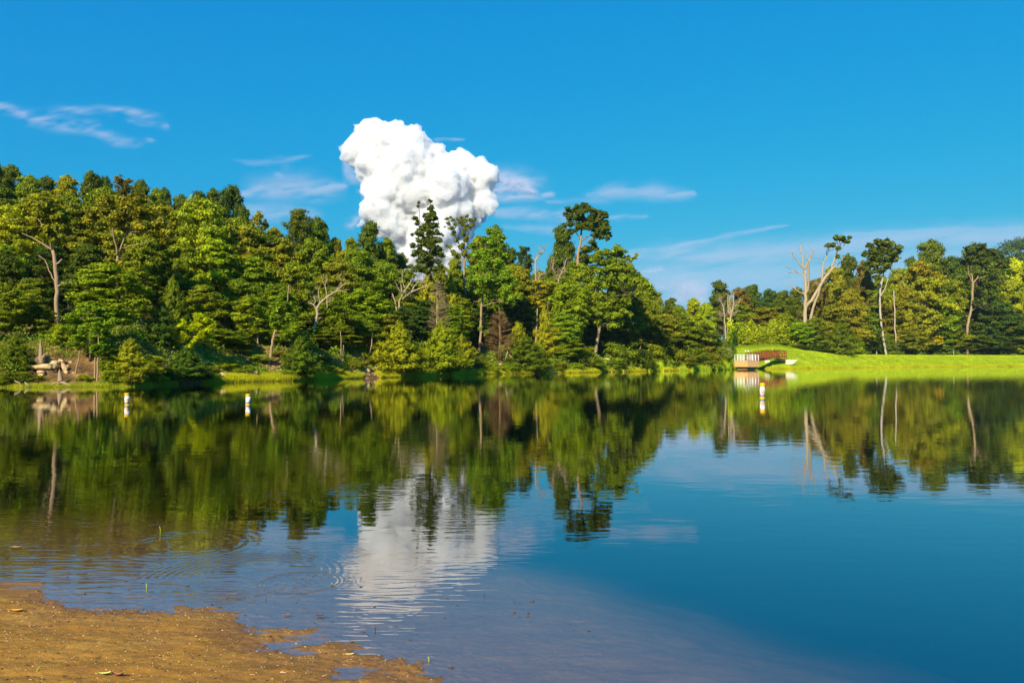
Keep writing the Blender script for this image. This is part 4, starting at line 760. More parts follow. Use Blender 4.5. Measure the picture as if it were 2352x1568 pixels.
# ------------------------------------------------------------------ undergrowth, grasses (uncountable)
def scatter_leaves(name, n, ufun, leaf, color, seed, hmax, mat=M_LEAF, clump=0.8, label_kind='stuff', thr=0.42):
    rs = np.random.default_rng(seed); u, s = ufun(rs, n); Y = shoreY(u) + s; X = u * Y
    d = fbm(X * clump, Y * clump, seed=seed + 50, o=3); keep = d > thr; X, Y, d, u = X[keep], Y[keep], d[keep], u[keep]
    Z = gz(X, Y) + rs.uniform(0, 1, len(X)) ** 1.3 * hmax * (0.35 + 1.3 * vnoise(X * 0.45, Y * 0.45, seed=7)) * smooth((d - thr) / 0.35); sc = Y / 80
    N = unit(np.stack([rs.normal(size=len(X)) * 0.6, rs.normal(size=len(X)) * 0.6 - 0.3, np.ones(len(X))], 1)); l = leaf * rs.uniform(0.5, 1.3, len(X)) * np.clip(sc, 0.7, 3)
    V, Fq, t = quads(np.stack([X, Y, Z], 1), N, l, l * 0.6, np.clip(d * 0.9 + rs.uniform(-.3, .3, len(X)), 0, 1), rs)
    return tag(link(name, np_mesh(name, V, Fq, {'tone': t}), mat, None, color), kind=label_kind)
ux = lambda x: (x - CX) / F
scatter_leaves('undergrowth', 150000, lambda rs, n: (lambda a, b_: (a, np.where((a > ux(455)) & (a < ux(885)) & (b_ < 1.5) | (a > ux(68)) & (a < ux(230)) & (b_ < 4), b_ + 9, b_)))(rs.uniform(ux(-150), ux(1690), n), rs.uniform(0.3, 14, n)), 0.10, (0.13, 0.20, 0.012), 3, 1.1)
scatter_leaves('forest_undergrowth', 90000, lambda rs, n: (rs.uniform(ux(-150), ux(1690), n), rs.uniform(6, 60, n)), 0.13, (0.07, 0.12, 0.01), 8, 1.8)
scatter_leaves('far_undergrowth', 90000, lambda rs, n: (lambda a, b_: (a, np.where(a < ux(1850), b_ + 24, b_)))(rs.uniform(ux(1660), ux(2480), n), rs.uniform(31, 75, n)), 0.17, (0.08, 0.13, 0.012), 4, 4.0, clump=0.25, thr=0.36)
scatter_leaves('yellow_brush', 60000, lambda rs, n: (rs.uniform(ux(1672), ux(1835), n), rs.uniform(37, 54, n)), 0.13, (0.24, 0.29, 0.006), 5, 4.2, clump=0.35, thr=0.28)

def blades(name, n, ufun, h, w, color, seed, thr=0.0, mat=M_GRASS):
    rs = np.random.default_rng(seed); u, s = ufun(rs, n); Y = shoreY(u) + s; X = u * Y
    if thr: k = fbm(X * 0.35, Y * 0.35, seed=seed) > thr; X, Y = X[k], Y[k]
    n = len(X); Z = np.maximum(gz(X, Y), -0.15) - 0.03; hh = h * rs.uniform(0.4, 1.2, n) * (0.5 + fbm(X * 0.8, Y * 0.8, seed=9)); an = rs.uniform(0, 6.28, n); sc = np.clip(Y / 80, 0.7, 2.5)
    dx, dy = np.cos(an) * w * sc, np.sin(an) * w * sc; lx, ly = rs.normal(size=n) * hh * 0.25, rs.normal(size=n) * hh * 0.25
    V = np.stack([np.stack([X - dx, Y - dy, Z], 1), np.stack([X + dx, Y + dy, Z], 1), np.stack([X + lx, Y + ly, Z + hh], 1)], 1).reshape(-1, 3)
    t = np.repeat(np.clip(rs.uniform(0, 1, n) * 0.6 + fbm(X * 0.5, Y * 0.5, seed=77) * 0.6, 0, 1), 3)
    return tag(link(name, np_mesh(name, V, np.arange(3 * n).reshape(n, 3), {'tone': t}), mat, None, color), kind='stuff')
blades('shore_grass', 200000, lambda rs, n: (rs.uniform(ux(460), ux(1690), n), rs.gamma(1.5, 0.36, n) + 0.05), 0.34, 0.014, (0.28, 0.30, 0.008), 21, 0.38)
blades('bank_grass', 16000, lambda rs, n: (lambda a, b_: (a, np.where((a > ux(68)) & (a < ux(235)), b_ * 0.4, b_)))(rs.uniform(ux(-150), ux(470), n), rs.gamma(1.5, 0.3, n) - 0.1), 0.24, 0.012, (0.24, 0.28, 0.008), 22, 0.40)
blades('reeds', 14000, lambda rs, n: (rs.uniform(ux(1490), ux(1690), n), rs.uniform(-0.8, 2.2, n)), 1.25, 0.016, (0.26, 0.36, 0.015), 23, 0.4)
blades('lawn_edge_grass', 50000, lambda rs, n: (rs.uniform(ux(1745), ux(2480), n), rs.uniform(-0.3, 1.0, n)), 0.28, 0.02, (0.24, 0.26, 0.006), 24)
blades('lawn_blades', 150000, lambda rs, n: (rs.uniform(ux(1690), ux(2480), n), rs.uniform(0, 30, n)), 0.10, 0.02, (0.34, 0.42, 0.012), 25)

# ------------------------------------------------------------------ rocks, stumps
def rock(name, lab, x, y, w, h, D=None, mat=M_ROCK, seed=0, depth=None, cat='rock', group='rocks on the left bank', sink=0.25, tilt=0):
    Y = D if D else YS(x) + 1.0; p = P(x, y, Y); sc = Y / F
    bm = bmesh.new(); bmesh.ops.create_icosphere(bm, subdivisions=4, radius=1)
    so_ = Vector((seed * 3.1, seed * 1.7, 0))
    for v in bm.verts:
        c = v.co.copy(); c.x = math.copysign(abs(c.x) ** 0.6, c.x); c.z = math.copysign(abs(c.z) ** 0.55, c.z); c.y = math.copysign(abs(c.y) ** 0.7, c.y)
        k = 1 + 0.30 * mnoise.noise(v.co * 1.3 + so_) + 0.12 * mnoise.noise(v.co * 4 + so_)
        c.z += 0.12 * math.sin(c.x * 3 + seed); v.co = Vector((c.x * w * sc * k, c.y * (depth or w * 0.7) * sc * k, c.z * h * sc * k))
    me = bpy.data.meshes.new(name); bm.to_mesh(me); bm.free(); me.polygons.foreach_set('use_smooth', [True] * len(me.polygons))
    o_ = link(name, me, mat); o_.location = p; o_.rotation_euler = (0, R(tilt), 0); return tag(o_, lab, cat, group)
c4 = lambda X_, Y_: (X_ / 4.48 / 1.7415, (1300 + Y_ / 4.48) / 1.7415)
RK = [('long tan rock ledge under the stump', 800, 750, 230, 48, 2.6, M_ROCK, 0), ('upper tan slab right of the stump', 975, 672, 95, 36, 3.2, M_ROCK, 5), ('pale knobbly boulder at the top of the outcrop', 1105, 640, 50, 26, 3.3, M_ROCK, 20),
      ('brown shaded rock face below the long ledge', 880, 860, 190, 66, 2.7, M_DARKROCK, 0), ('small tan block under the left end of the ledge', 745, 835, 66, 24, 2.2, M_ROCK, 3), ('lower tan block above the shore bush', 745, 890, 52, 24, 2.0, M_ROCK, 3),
      ('dark root-bound boulder under the broken stump', 690, 620, 125, 62, 3.0, M_DARKROCK, 4), ('pale jagged rock spine beside the rooted stump', 1150, 750, 42, 72, 2.6, M_ROCK, -20), ('tan shard behind the rooted stump', 1190, 840, 46, 30, 2.2, M_ROCK, 30),
      ('rounded yellow boulder right of the rock spine', 1205, 735, 36, 24, 3.2, M_ROCK, 0), ('small yellow rock above the rounded boulder', 1270, 670, 34, 26, 3.6, M_ROCK, 0), ('broad sunlit earth-coloured slab right of the stump', 1440, 960, 170, 105, 2.6, M_ROCK, 14),
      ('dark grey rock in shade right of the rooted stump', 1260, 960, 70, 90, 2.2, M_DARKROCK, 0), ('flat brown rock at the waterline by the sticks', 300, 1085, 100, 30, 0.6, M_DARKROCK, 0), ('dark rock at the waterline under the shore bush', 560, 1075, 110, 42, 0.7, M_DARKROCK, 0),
      ('little tan rock at the foot of the tilted stem', 1320, 860, 34, 20, 2.3, M_ROCK, 0), ('flat pinkish stone at the water edge below the pinkish stem', 1800, 1070, 100, 16, 0.5, M_ROCK, 0), ('small square stone in the grass left of the roots', 740, 1105, 14, 14, 0.2, M_ROCK, 0)]
for i, (lab, X_, Y_, w, h, s, mt, tl) in enumerate(RK):
    x, y = c4(X_, Y_); rock('rock', lab, x, y, w / 7.8, h / 7.8, YS(x) + s, mt, i + 1, tilt=tl)
for i, (lab, x, y, w, h, s) in enumerate([('pale leaning slab left of the grassy bank', 512, 862, 9, 6, 1.0), ('tan stone high in the bank brush beside the leaning trunk', 626, 842, 6, 3, 3.5), ('grey flat boulder half hidden by bank grass', 578, 857, 14, 5, 1.5),
    ('tan log-like stone under the brush of the bank', 570, 833, 9, 2.2, 4.5), ('small pale stone at the left end of the sandy rubble', 745, 860, 5, 3, 1.5), ('tan stone in the middle of the sandy rubble', 822, 851, 7, 3.5, 2.2),
    ('squarish stone in the sandy rubble near the golden cedar', 800, 855, 6, 4, 1.8), ('biggest tan stone of the sandy rubble bank', 842, 850, 9, 4.5, 2.0), ('pale rock behind the golden cedar foot', 865, 846, 6, 3, 2.6), ('pale stone among bright brush below the brown dead cedar', 1148, 837, 4, 3, 2.2),
    ('tan boulder in brush left of the tilted oak trunk', 1352, 820, 5, 3, 7.0), ('long tan rock right of the tilted oak trunk', 1390, 826, 12, 3.5, 6.5), ('small tan stone low in the brush of the point', 1342, 834, 3.5, 3, 3.5)]):
    rock('rock', lab, x, y, w, h, YS(x) + s, M_ROCK, 40 + i)
rs = np.random.default_rng(6); pts = []
mb = MB()
rnd = random.Random(9)
for i in range(900):
    x = rnd.choice([rnd.uniform(730, 880), rnd.uniform(480, 700), rnd.uniform(380, 470)]); s = rnd.uniform(0.6, 5.5) if x > 250 else rnd.uniform(0.6, 3); u = ux(x); Y = YS(x) + s; X = u * Y; z = gz1(X, Y); r = rnd.uniform(0.04, 0.17)
    vs = [(X + rnd.uniform(.7, 1.2) * r * dx, Y + rnd.uniform(.7, 1.2) * r * dy, z + 0.6 * r * dz * rnd.uniform(.8, 1.2)) for dx, dy, dz in ((1, 0, 0), (0, 1, 0), (-1, 0, 0), (0, -1, 0), (0.2, 0.1, 1), (0, 0, -1))]
    mb.add(vs, [(0, 1, 4), (1, 2, 4), (2, 3, 4), (3, 0, 4), (1, 0, 5), (2, 1, 5), (3, 2, 5), (0, 3, 5)])
tag(mb.build('rubble', M_ROCK), kind='stuff')

x0, y0 = c4(715, 600); D = YS(95) + 2.7
traced('dead_snag', 'broken splintered stump standing on the root-bound boulder', 'stump', D, [[(735, 690, 60), (740, 600, 48), (735, 500, 34), (735, 420, 30), (728, 360, 20), (725, 320, 14), (728, 270, 4)], [(740, 600, 30), (790, 560, 24), (800, 500, 10)], [(735, 690, 60), (650, 640, 50), (590, 600, 25)]], (0, 1300, 4.48), M_PALEBARK, dep=0.1, seed=31, extra_base=False)
e = traced('rooted_stump', 'grey stump with splayed roots standing at the waterline', 'stump', YS(145) + 0.3, [[(1090, 1010, 52), (1080, 930, 40), (1068, 850, 24), (1065, 790, 6)], [(1090, 1010, 30), (1030, 1060, 22), (930, 1100, 12), (900, 1112, 8)], [(1090, 1010, 34), (1180, 1050, 26), (1260, 1080, 18), (1320, 1105, 12)],
    [(1090, 1010, 18), (980, 1040, 14), (900, 1090, 10), (830, 1110, 6)], [(1180, 1050, 14), (1190, 1090, 10), (1200, 1112, 8)], [(1090, 1010, 26), (1130, 1060, 16), (1140, 1110, 9)]], (0, 1300, 4.48), M_PALEBARK, dep=0.12, seed=32, extra_base=False)
def stick(lab, pts_, D, r, mat=M_DEAD, conv=c4, name='driftwood_stick', grp='sticks poking out of the water'):
    ps = [P(*conv(a, b_), D + k * 0.08) for k, (a, b_) in enumerate(pts_)]; mb = MB(); c0 = ps[-1]
    mb.tube([p - c0 for p in ps], [r * (0.6 + 0.4 * k / (len(ps) - 1)) for k in range(len(ps))], 7); o_ = mb.build(name, mat); o_.location = c0; tag(o_, lab, 'stick', grp)
stick('curved tan stick leaning out of the water at far left', [(260, 995), (340, 1030), (390, 1080), (420, 1130)], YS(45) - 0.1, 0.05)
stick('straight pinkish stick leaning out of the water beside the curved one', [(440, 1020), (500, 1070), (550, 1120)], YS(60) - 0.1, 0.055)
c8 = lambda a, b_: ((2100 + a / 2.614) / 1.7415, (1050 + b_ / 2.614) / 1.7415)
stick('white log sliding into the water right of centre', [(230, 1095), (270, 1130), (325, 1165)], YS(1270) + 0.1, 0.14, conv=c8, name='log', grp='logs on the far shore')
stick('short forked log on the bank of the wooded point', [(920, 1105), (960, 1095), (1000, 1088)], YS(1425) + 1.2, 0.13, conv=c8, name='log', grp='logs on the far shore')
stick('tiny white stub standing in the shallows of the point', [(1030, 1122), (1034, 1160)], YS(1432) - 0.1, 0.09, conv=c8)
stick('tiny pale stub at the water edge left of the white one', [(905, 1132), (912, 1156)], YS(1405) - 0.05, 0.11, conv=c8)
c6 = lambda a, b_: ((1400 + a / 2.614) / 1.7415, (1050 + b_ / 2.614) / 1.7415)
stick('pale pole leaning in the brush right of the brown dead cedar', [(1650, 925), (1640, 960), (1625, 1010)], YS(1165) + 2, 0.09, conv=c6, grp='fallen poles in the brush')
stick('grey fallen branch arching down beside the leaning pole', [(1655, 955), (1690, 990), (1740, 1050)], YS(1172) + 2, 0.08, conv=c6, grp='fallen poles in the brush')

# ------------------------------------------------------------------ intake tower, footbridge, lamps
TD = 151.0; PXM = TD / F
m, nt, o = new_mat('stone_cladding'); b = node(nt, 'ShaderNodeBsdfPrincipled', Roughness=0.85)
tc = nt.nodes.new('ShaderNodeTexCoord'); br = node(nt, 'ShaderNodeTexBrick', Scale=1.0); br.inputs['Brick Width'].default_value = 0.5; br.inputs['Row Height'].default_value = 0.16; br.inputs['Mortar Size'].default_value = 0.012
br.inputs['Color1'].default_value = (0.66, 0.33, 0.09, 1); br.inputs['Color2'].default_value = (0.80, 0.48, 0.18, 1); br.inputs['Mortar'].default_value = (0.42, 0.24, 0.10, 1)
cx_ = nt.nodes.new('ShaderNodeSeparateXYZ'); nt.links.new(tc.outputs['Object'], cx_.inputs[0]); cb = nt.nodes.new('ShaderNodeCombineXYZ')
nt.links.new(math_n(nt, 'ADD', cx_.outputs[0], cx_.outputs[1]), cb.inputs[0]); nt.links.new(cx_.outputs[2], cb.inputs[1]); nt.links.new(cb.outputs[0], br.inputs[0])
nn = noise_tex(nt, 1.5, 5, 0.6); c = mixc(nt, math_n(nt, 'MULTIPLY', nn, 0.9), br.outputs[0], (0.78, 0.52, 0.22)); nt.links.new(c, b.inputs[0]); nt.links.new(bump(nt, br.outputs[1], 0.5, -0.02), b.inputs['Normal']); nt.links.new(b.outputs[0], o.inputs[0]); M_STONE = m
M_WHITE = simple('white_paint', (0.80, 0.79, 0.76), (0.86, 0.85, 0.82), 4, 0.4)
M_STEEL = simple('weathered_steel', (0.24, 0.045, 0.018), (0.38, 0.09, 0.035), 3, 0.8)
M_CONC = simple('concrete', (0.62, 0.55, 0.43), (0.78, 0.71, 0.58), 2, 0.9, 0.3)
M_DECK = simple('deck_planks', (0.16, 0.09, 0.05), (0.28, 0.18, 0.1), 3, 0.8)
xc = 0.5 * (1689 + 1740.6); cpos = P(xc, 829, TD + 2.0); TW = empty('intake_tower', (cpos.x, cpos.y, 0), 'small square stone-clad lake intake tower with white railing', 'tower', None, R(-57.5))
half = 1.6
def frustum(mb, z0, h0, z1, h1):
    vs = [(sx_ * hh, sy_ * hh, z) for z, hh in ((z0, h0), (z1, h1)) for sx_, sy_ in ((-1, -1), (1, -1), (1, 1), (-1, 1))]
    mb.add(vs, [(0, 3, 2, 1), (4, 5, 6, 7), (0, 1, 5, 4), (1, 2, 6, 5), (2, 3, 7, 6), (3, 0, 4, 7)])
zt, zb = 1.74, 0.47
mb = MB(); frustum(mb, zb, half, zt - 0.06, half); mb.build('stone_box', M_STONE, TW)
mb = MB(); frustum(mb, zt - 0.06, half + 0.05, zt, half + 0.05); mb.build('deck', M_CONC, TW)
mb = MB(); frustum(mb, 0.12, half * 0.68, zb - 0.003, half - 0.04); mb.build('flared_base', M_STONE, TW)
mb = MB(); frustum(mb, -1.5, half * 0.66, 0.117, half * 0.66); mb.build('shaft', M_STONE, TW)
rail = MB(); hr = half - 0.06; cs4 = [(-hr, -hr), (hr, -hr), (hr, hr), (-hr, hr)]
for i in range(4):
    a = cs4[i]; b2 = cs4[(i + 1) % 4]
    for zz in (zt + 1.08, zt + 0.55):
        if i == 1 and False: continue
        rail.bar((a[0], a[1], zz), (b2[0], b2[1], zz), 0.06, 0.06)
rail.build('railing_rails', M_WHITE, TW)
for i in range(4):
    a = cs4[i]; b2 = cs4[(i + 1) % 4]
    for k in range(4):
        t = k / 4; px_, py_ = a[0] + (b2[0] - a[0]) * t, a[1] + (b2[1] - a[1]) * t
        pm = MB(); pm.box((px_, py_, zt + 0.54), (0.10, 0.10, 1.08)); pm.build('railing_post', M_WHITE, TW)
M_GLOBE = simple('white_globe', (0.85, 0.84, 0.78), (0.9, 0.89, 0.84), 3, 0.3)
for i, (lx, lab) in enumerate([(1712.6, 'left white globe lamp above the tower railing'), (1718.8, 'right white globe lamp above the tower railing')]):
    q = P(lx, 806.1, TD + 3.0 - 0.5 * i); e = empty('lamp_post', (q.x, q.y, zt), lab, 'lamp', 'two globe lamps on the intake tower'); hgt = q.z - zt
    mb = MB(); mb.tube([(0, 0, 0.0), (0, 0, hgt - 0.16)], [0.035, 0.03], 8); mb.lathe([(0.10, 0), (0.10, 0.05), (0.04, 0.1)], 10); mb.build('post', M_STEEL, e)
    mb = MB(); mb.lathe([(0.16 * math.sin(math.pi * k / 8) + 0.002, hgt - 0.16 * math.cos(math.pi * k / 8)) for k in range(9)], 14); mb.build('globe', M_GLOBE, e)

A = Vector((cpos.x + 0.9, cpos.y + 1.2, 0)); q = P(1798, 829, 170.5); B = Vector((q.x, q.y, 0)); ax = (B - A).normalized(); side = Vector((ax.y, -ax.x, 0)); Lb = (B - A).length
zA, zB = 1.70, 2.42
BR = empty('footbridge', (A.x, A.y, 0), 'rust-brown steel truss footbridge linking the tower to the grassy bank', 'bridge')
def bp_(t, off, dz): # along bridge
    z = zA + (zB - zA) * t + 0.42 * math.sin(math.pi * t) * 1.0 + dz; p = ax * (Lb * t) + side * off; return Vector((p.x, p.y, z))
for off, nm in ((0.85, 'truss'), (-0.85, 'truss')):
    mb = MB(); NP = 13
    for k in range(NP):
        t0, t1 = k / NP, (k + 1) / NP
        for dz, w, h_ in ((1.28, 0.10, 0.10), (0.0, 0.10, 0.12), (-0.42, 0.12, 0.14)): mb.bar(bp_(t0, off, dz), bp_(t1, off, dz), w, h_)
        mb.bar(bp_(t0, off, -0.42), bp_(t0, off, 1.28), 0.11, 0.11)
        a_, b_2 = (0.02, 1.22) if k % 2 else (1.22, 0.02); mb.bar(bp_(t0, off * 0.985, a_), bp_(t1, off * 0.985, b_2), 0.05, 0.05)
        for j in range(1, 6): mb.bar(bp_(t0, off * 0.97, j * 0.2), bp_(t1, off * 0.97, j * 0.2), 0.014, 0.03)
        for j in range(1, 4): mb.bar(bp_(t0 + (t1 - t0) * j / 4, off * 0.97, 0.05), bp_(t0 + (t1 - t0) * j / 4, off * 0.97, 1.2), 0.014, 0.03)
    mb.bar(bp_(1, off, -0.42), bp_(1, off, 1.28), 0.11, 0.11); mb.build(nm, M_STEEL, BR)
mb = MB()
for k in range(26): 
    t0, t1 = k / 26, (k + 1) / 26; a_ = bp_(t0, 0, -0.02); b_2 = bp_(t1, 0, -0.02); mb.bar(a_, b_2, 1.58, 0.06)
mb.build('walkway', M_DECK, BR)
mb = MB()
for k in range(14): mb.bar(bp_(k / 13, -0.8, -0.42), bp_(k / 13, 0.8, -0.42), 0.1, 0.1)
mb.build('cross_beams', M_STEEL, BR)
# abutments
def prism(mb, prof, p0, d, w):       # prof (s,z) extruded sideways
    sdv = Vector((d.y, -d.x, 0)); n = len(prof); vs = [p0 + d * s_ + sdv * o_ + Vector((0, 0, z_)) for o_ in (-w, w) for s_, z_ in prof]
    mb.add(vs, [tuple(range(n))[::-1], tuple(range(n, 2 * n))] + [(i, (i + 1) % n, n + (i + 1) % n, n + i) for i in range(n)])
AB = empty('bridge_abutment', (B.x, B.y, 0), 'pale concrete abutment with a sloping wing at the bank end of the footbridge', 'abutment')
mb = MB(); zq = zB - 0.52
dirw = Vector((1, 0.15, 0)).normalized(); mb2 = MB(); prism(mb2, [(0, 0.9), (1.4, 0.9), (2.7, zq), (0, zq)], Vector((0.2, -1.3, 0)), dirw, 0.15); mb2.build('wing_wall', M_CONC, AB)
prism(mb, [(-0.3, 0.9), (0.8, 0.9), (0.8, zq - 0.01), (-0.3, zq - 0.01)], Vector((0, 0, 0)), ax, 1.2); mb.build('seat_wall', M_CONC, AB)
w0 = P(1762.5, 830.5, 169.5); mb = MB(); mb.box((w0.x - B.x, w0.y - B.y, 1.2), (1.05, 0.5, 1.15)); mb.build('wing_wall', M_CONC, AB)

# ------------------------------------------------------------------ marker buoys
M_BW = simple('buoy_white', (0.80, 0.78, 0.74), (0.86, 0.84, 0.8), 6, 0.35); M_BY = simple('buoy_yellow', (0.80, 0.42, 0.004), (0.86, 0.50, 0.008), 4, 0.4)
M_BO = simple('buoy_orange', (0.80, 0.16, 0.02), (0.84, 0.19, 0.03), 4, 0.5); M_BK = simple('buoy_lettering', (0.02, 0.02, 0.02), (0.03, 0.03, 0.03), 4, 0.5)
def wrap(me, rad, a0):
    for v in me.vertices:
        x_, y_, z_ = v.co; an = a0 + x_ / rad; r_ = rad + 0.002 + z_; v.co = (math.sin(an) * r_, -math.cos(an) * r_, y_)
def text_mesh(s, size):
    cu_ = bpy.data.curves.new('t', 'FONT'); cu_.body = s; cu_.size = size; cu_.align_x = 'CENTER'; cu_.extrude = 0.001
    ob = bpy.data.objects.new('t', cu_); col.objects.link(ob); bpy.context.view_layer.update(); dg = bpy.context.evaluated_depsgraph_get()
    me = bpy.data.meshes.new_from_object(ob.evaluated_get(dg)); bpy.data.objects.remove(ob); bpy.data.curves.remove(cu_); return me
def buoy(lab, x, ywater, ytop, wpx, face, tilt=0):
    g = G(x, ywater); e = empty('marker_buoy', (g.x, g.y, 0), lab, 'buoy', 'white and yellow marker buoys on the lake'); px = g.y / F; r = wpx * px / 2; H = (ywater - ytop) * px
    e.rotation_euler = (0, R(tilt), 0)
    mb = MB(); mb.lathe([(r, 0.055 * H), (r, 0.78 * H)], 28); mb.build('tube', M_BW, e)
    mb = MB(); mb.lathe([(r * 1.02, 0.78 * H), (r * 1.05, 0.79 * H), (r * 1.05, 0.97 * H), (r * 0.98, H), (r * 0.5, H * 1.008)], 28); mb.build('top_band', M_BY, e)
    mb = MB(); mb.lathe([(r * 1.0, -0.35), (r * 1.03, 0.0), (r * 1.03, 0.055 * H)], 28); mb.build('bottom_band', M_BY, e)
    for txt, zc in (('SWIM AREA', 0.665), ('NO BOATS', 0.10)):
        me = text_mesh(txt, 0.13 * H)
        for v in me.vertices: v.co.y += zc * H
        wrap(me, r, face); link('lettering', me, M_BK, e)
    # orange diamond with a cross
    dm = MB(); hh = 0.16 * H; ww = 0.13 * H; zc = 0.42 * H; w_ = 0.018 * H
    def strip(a, b2, w):
        n = 6; a = Vector((*a, 0)); b2 = Vector((*b2, 0)); d = (b2 - a).normalized(); nr = Vector((-d.y, d.x, 0)) * w
        for k in range(n):
            p0 = a.lerp(b2, k / n); p1 = a.lerp(b2, (k + 1) / n); dm.add([p0 - nr, p1 - nr, p1 + nr, p0 + nr], [(0, 1, 2, 3)])
    T_, B_, L_, R_ = (0, zc + hh), (0, zc - hh), (-ww, zc), (ww, zc)
    for a, b2 in ((T_, R_), (R_, B_), (B_, L_), (L_, T_)): strip(a, b2, w_)
    strip(L_, R_, w_ * 0.8); strip((0, zc - hh), (0, zc + hh), w_ * 0.8)
    me = dm.mesh('diamond_mark')
    for i_, v in enumerate(me.vertices): v.co.z += 0.0004 * (i_ // 24)
    wrap(me, r, face); link('diamond_mark', me, M_BO, e)
buoy('leftmost marker buoy, before the bright shore shrubs', 292, 929.5, 902.4, 10.6, R(45), -1)
buoy('middle marker buoy, left of the leaning trunk reflection', 569.5, 928.8, 904.6, 10.9, R(-62), 0.6)
buoy('tallest marker buoy, floating in front of the footbridge', 1750.6, 913.5, 879.6, 11.2, 0, 1.2)

# ------------------------------------------------------------------ debris on the beach and in the shallows
zb_ = lambda X, Y: float(near_z(np.array([X]), np.array([Y]))[0][0])
def debris_leaf(lab, x, y, L, color, rz, curl=0.3, name='fallen_leaf', water=False):
    g = G(x, y, 0.02); z = 0.003 if water else max(zb_(g.x, g.y), 0) + 0.006; g = G(x, y, z); n = 8; vs = []; fs = []
    for i in range(n + 1):
        t = i / n; w = L * 0.20 * math.sin(math.pi * t) ** 0.8 * (1 + 0.15 * math.sin(9 * t)); px_ = (t - 0.5) * L
        for j in (-1, 0, 1): vs.append((px_, j * w, curl * L * (0.25 * abs(j) + (t - 0.5) ** 2) + 0.001))
    for i in range(n):
        for j in range(2): fs.append((i * 3 + j, i * 3 + j + 1, i * 3 + j + 4, i * 3 + j + 3))
    mb = MB(); mb.add(vs, fs, True); mb.tube([(-L * 0.5, 0, curl * L * 0.25), (-L * 0.72, 0.01, curl * L * 0.3)], [0.0015, 0.001], 4)
    o_ = mb.build(name, simple('dry_leaf', color, tuple(min(k * 1.4, 1) for k in color), 30, 0.7)); o_.location = g; o_.rotation_euler = (0, 0, rz); return tag(o_, lab, 'leaf', 'fallen leaves by the water')
debris_leaf('orange dry leaf on the sand at the left edge', 38, 1402, 0.080, (0.75, 0.34, 0.03), 0.1)
debris_leaf('small reddish leaf near the wet edge of the sand', 117, 1385, 0.03, (0.42, 0.12, 0.03), 0.5)
debris_leaf('pale green leaf on the sand by the brown one', 240, 1547, 0.065, (0.55, 0.50, 0.12), 0.2)
debris_leaf('curled brown leaf at the bottom of the sand', 270, 1551, 0.062, (0.30, 0.13, 0.06), -0.1, 0.6)
debris_leaf('pale yellow leaf on the mud spit', 802, 1503, 0.052, (0.68, 0.50, 0.14), 0.15)
debris_leaf('dark brown leaf floating on the shallow water', 735, 1414, 0.048, (0.16, 0.07, 0.04), 0.1, 0.5, water=True)
debris_leaf('smaller brown leaf floating left of the dark one', 659, 1412, 0.042, (0.28, 0.16, 0.10), 0.3, 0.4, water=True)
debris_leaf('tan leaf floating at far left on the brown water', 38, 1257, 0.09, (0.50, 0.28, 0.10), 0.1, 0.3, water=True)
def twig(lab, pts_, r, mat, name='twig', grp='twigs by the water', z0=0.0, cat='twig'):
    g = G(*pts_[0], z0); D = g.y; mb = MB(); ps = [P(a, b_, D) - g for a, b_ in pts_]
    ps[0].z -= 0.02; mb.tube(ps, [r * (1 - 0.6 * k / (len(ps) - 1)) for k in range(len(ps))], 5); o_ = mb.build(name, mat); o_.location = g; return tag(o_, lab, cat, grp)
M_SPROUT = simple('sprout_green', (0.30, 0.40, 0.03), (0.42, 0.5, 0.05), 9, 0.6); M_DKTWIG = simple('dark_twig', (0.06, 0.035, 0.02), (0.14, 0.08, 0.05), 20, 0.8)
twig('curved brown reed stem rising from the water below the cloud reflection', [(862, 1448), (862, 1440), (860, 1433)], 0.0035, M_DKTWIG)
twig('short black twig lying left of the curved reed stem', [(846, 1452), (838, 1451), (830, 1452)], 0.004, M_DKTWIG)
twig('thin forked stem right of the cloud reflection', [(1113, 1366), (1112, 1358), (1116, 1352)], 0.0022, M_DKTWIG)
twig('short upright twig in open shallow water', [(611.5, 1377), (611.5, 1368)], 0.003, M_DKTWIG)
twig('dark twig stub on the edge of the mud spit', [(742, 1482), (743, 1475)], 0.006, M_DKTWIG)
twig('pale stick lying on the sand near the mud spit', [(636, 1540), (648, 1542), (660, 1545)], 0.006, simple('tan_stick', (0.5, 0.36, 0.2), (0.6, 0.45, 0.28), 9, 0.8), z0=0.03)
twig('bright green blade standing in the water before the beach', [(337.5, 1350), (337, 1344), (335.5, 1339)], 0.006, M_SPROUT, 'grass_sprout', 'green sprouts by the water', cat='sprout')
twig('bent yellow-green blade growing on the sand', [(84, 1546), (86, 1536), (92, 1529)], 0.004, M_SPROUT, 'grass_sprout', 'green sprouts by the water', 0.03, 'sprout')
twig('thin sprout rising through the brown water at left', [(368, 1225), (368.5, 1215), (366, 1208)], 0.005, M_SPROUT, 'grass_sprout', 'green sprouts by the water', cat='sprout')
twig('little green sprout in the shallows right of the mud spit', [(986, 1516), (985, 1511), (983, 1507)], 0.005, M_SPROUT, 'grass_sprout', 'green sprouts by the water', cat='sprout')
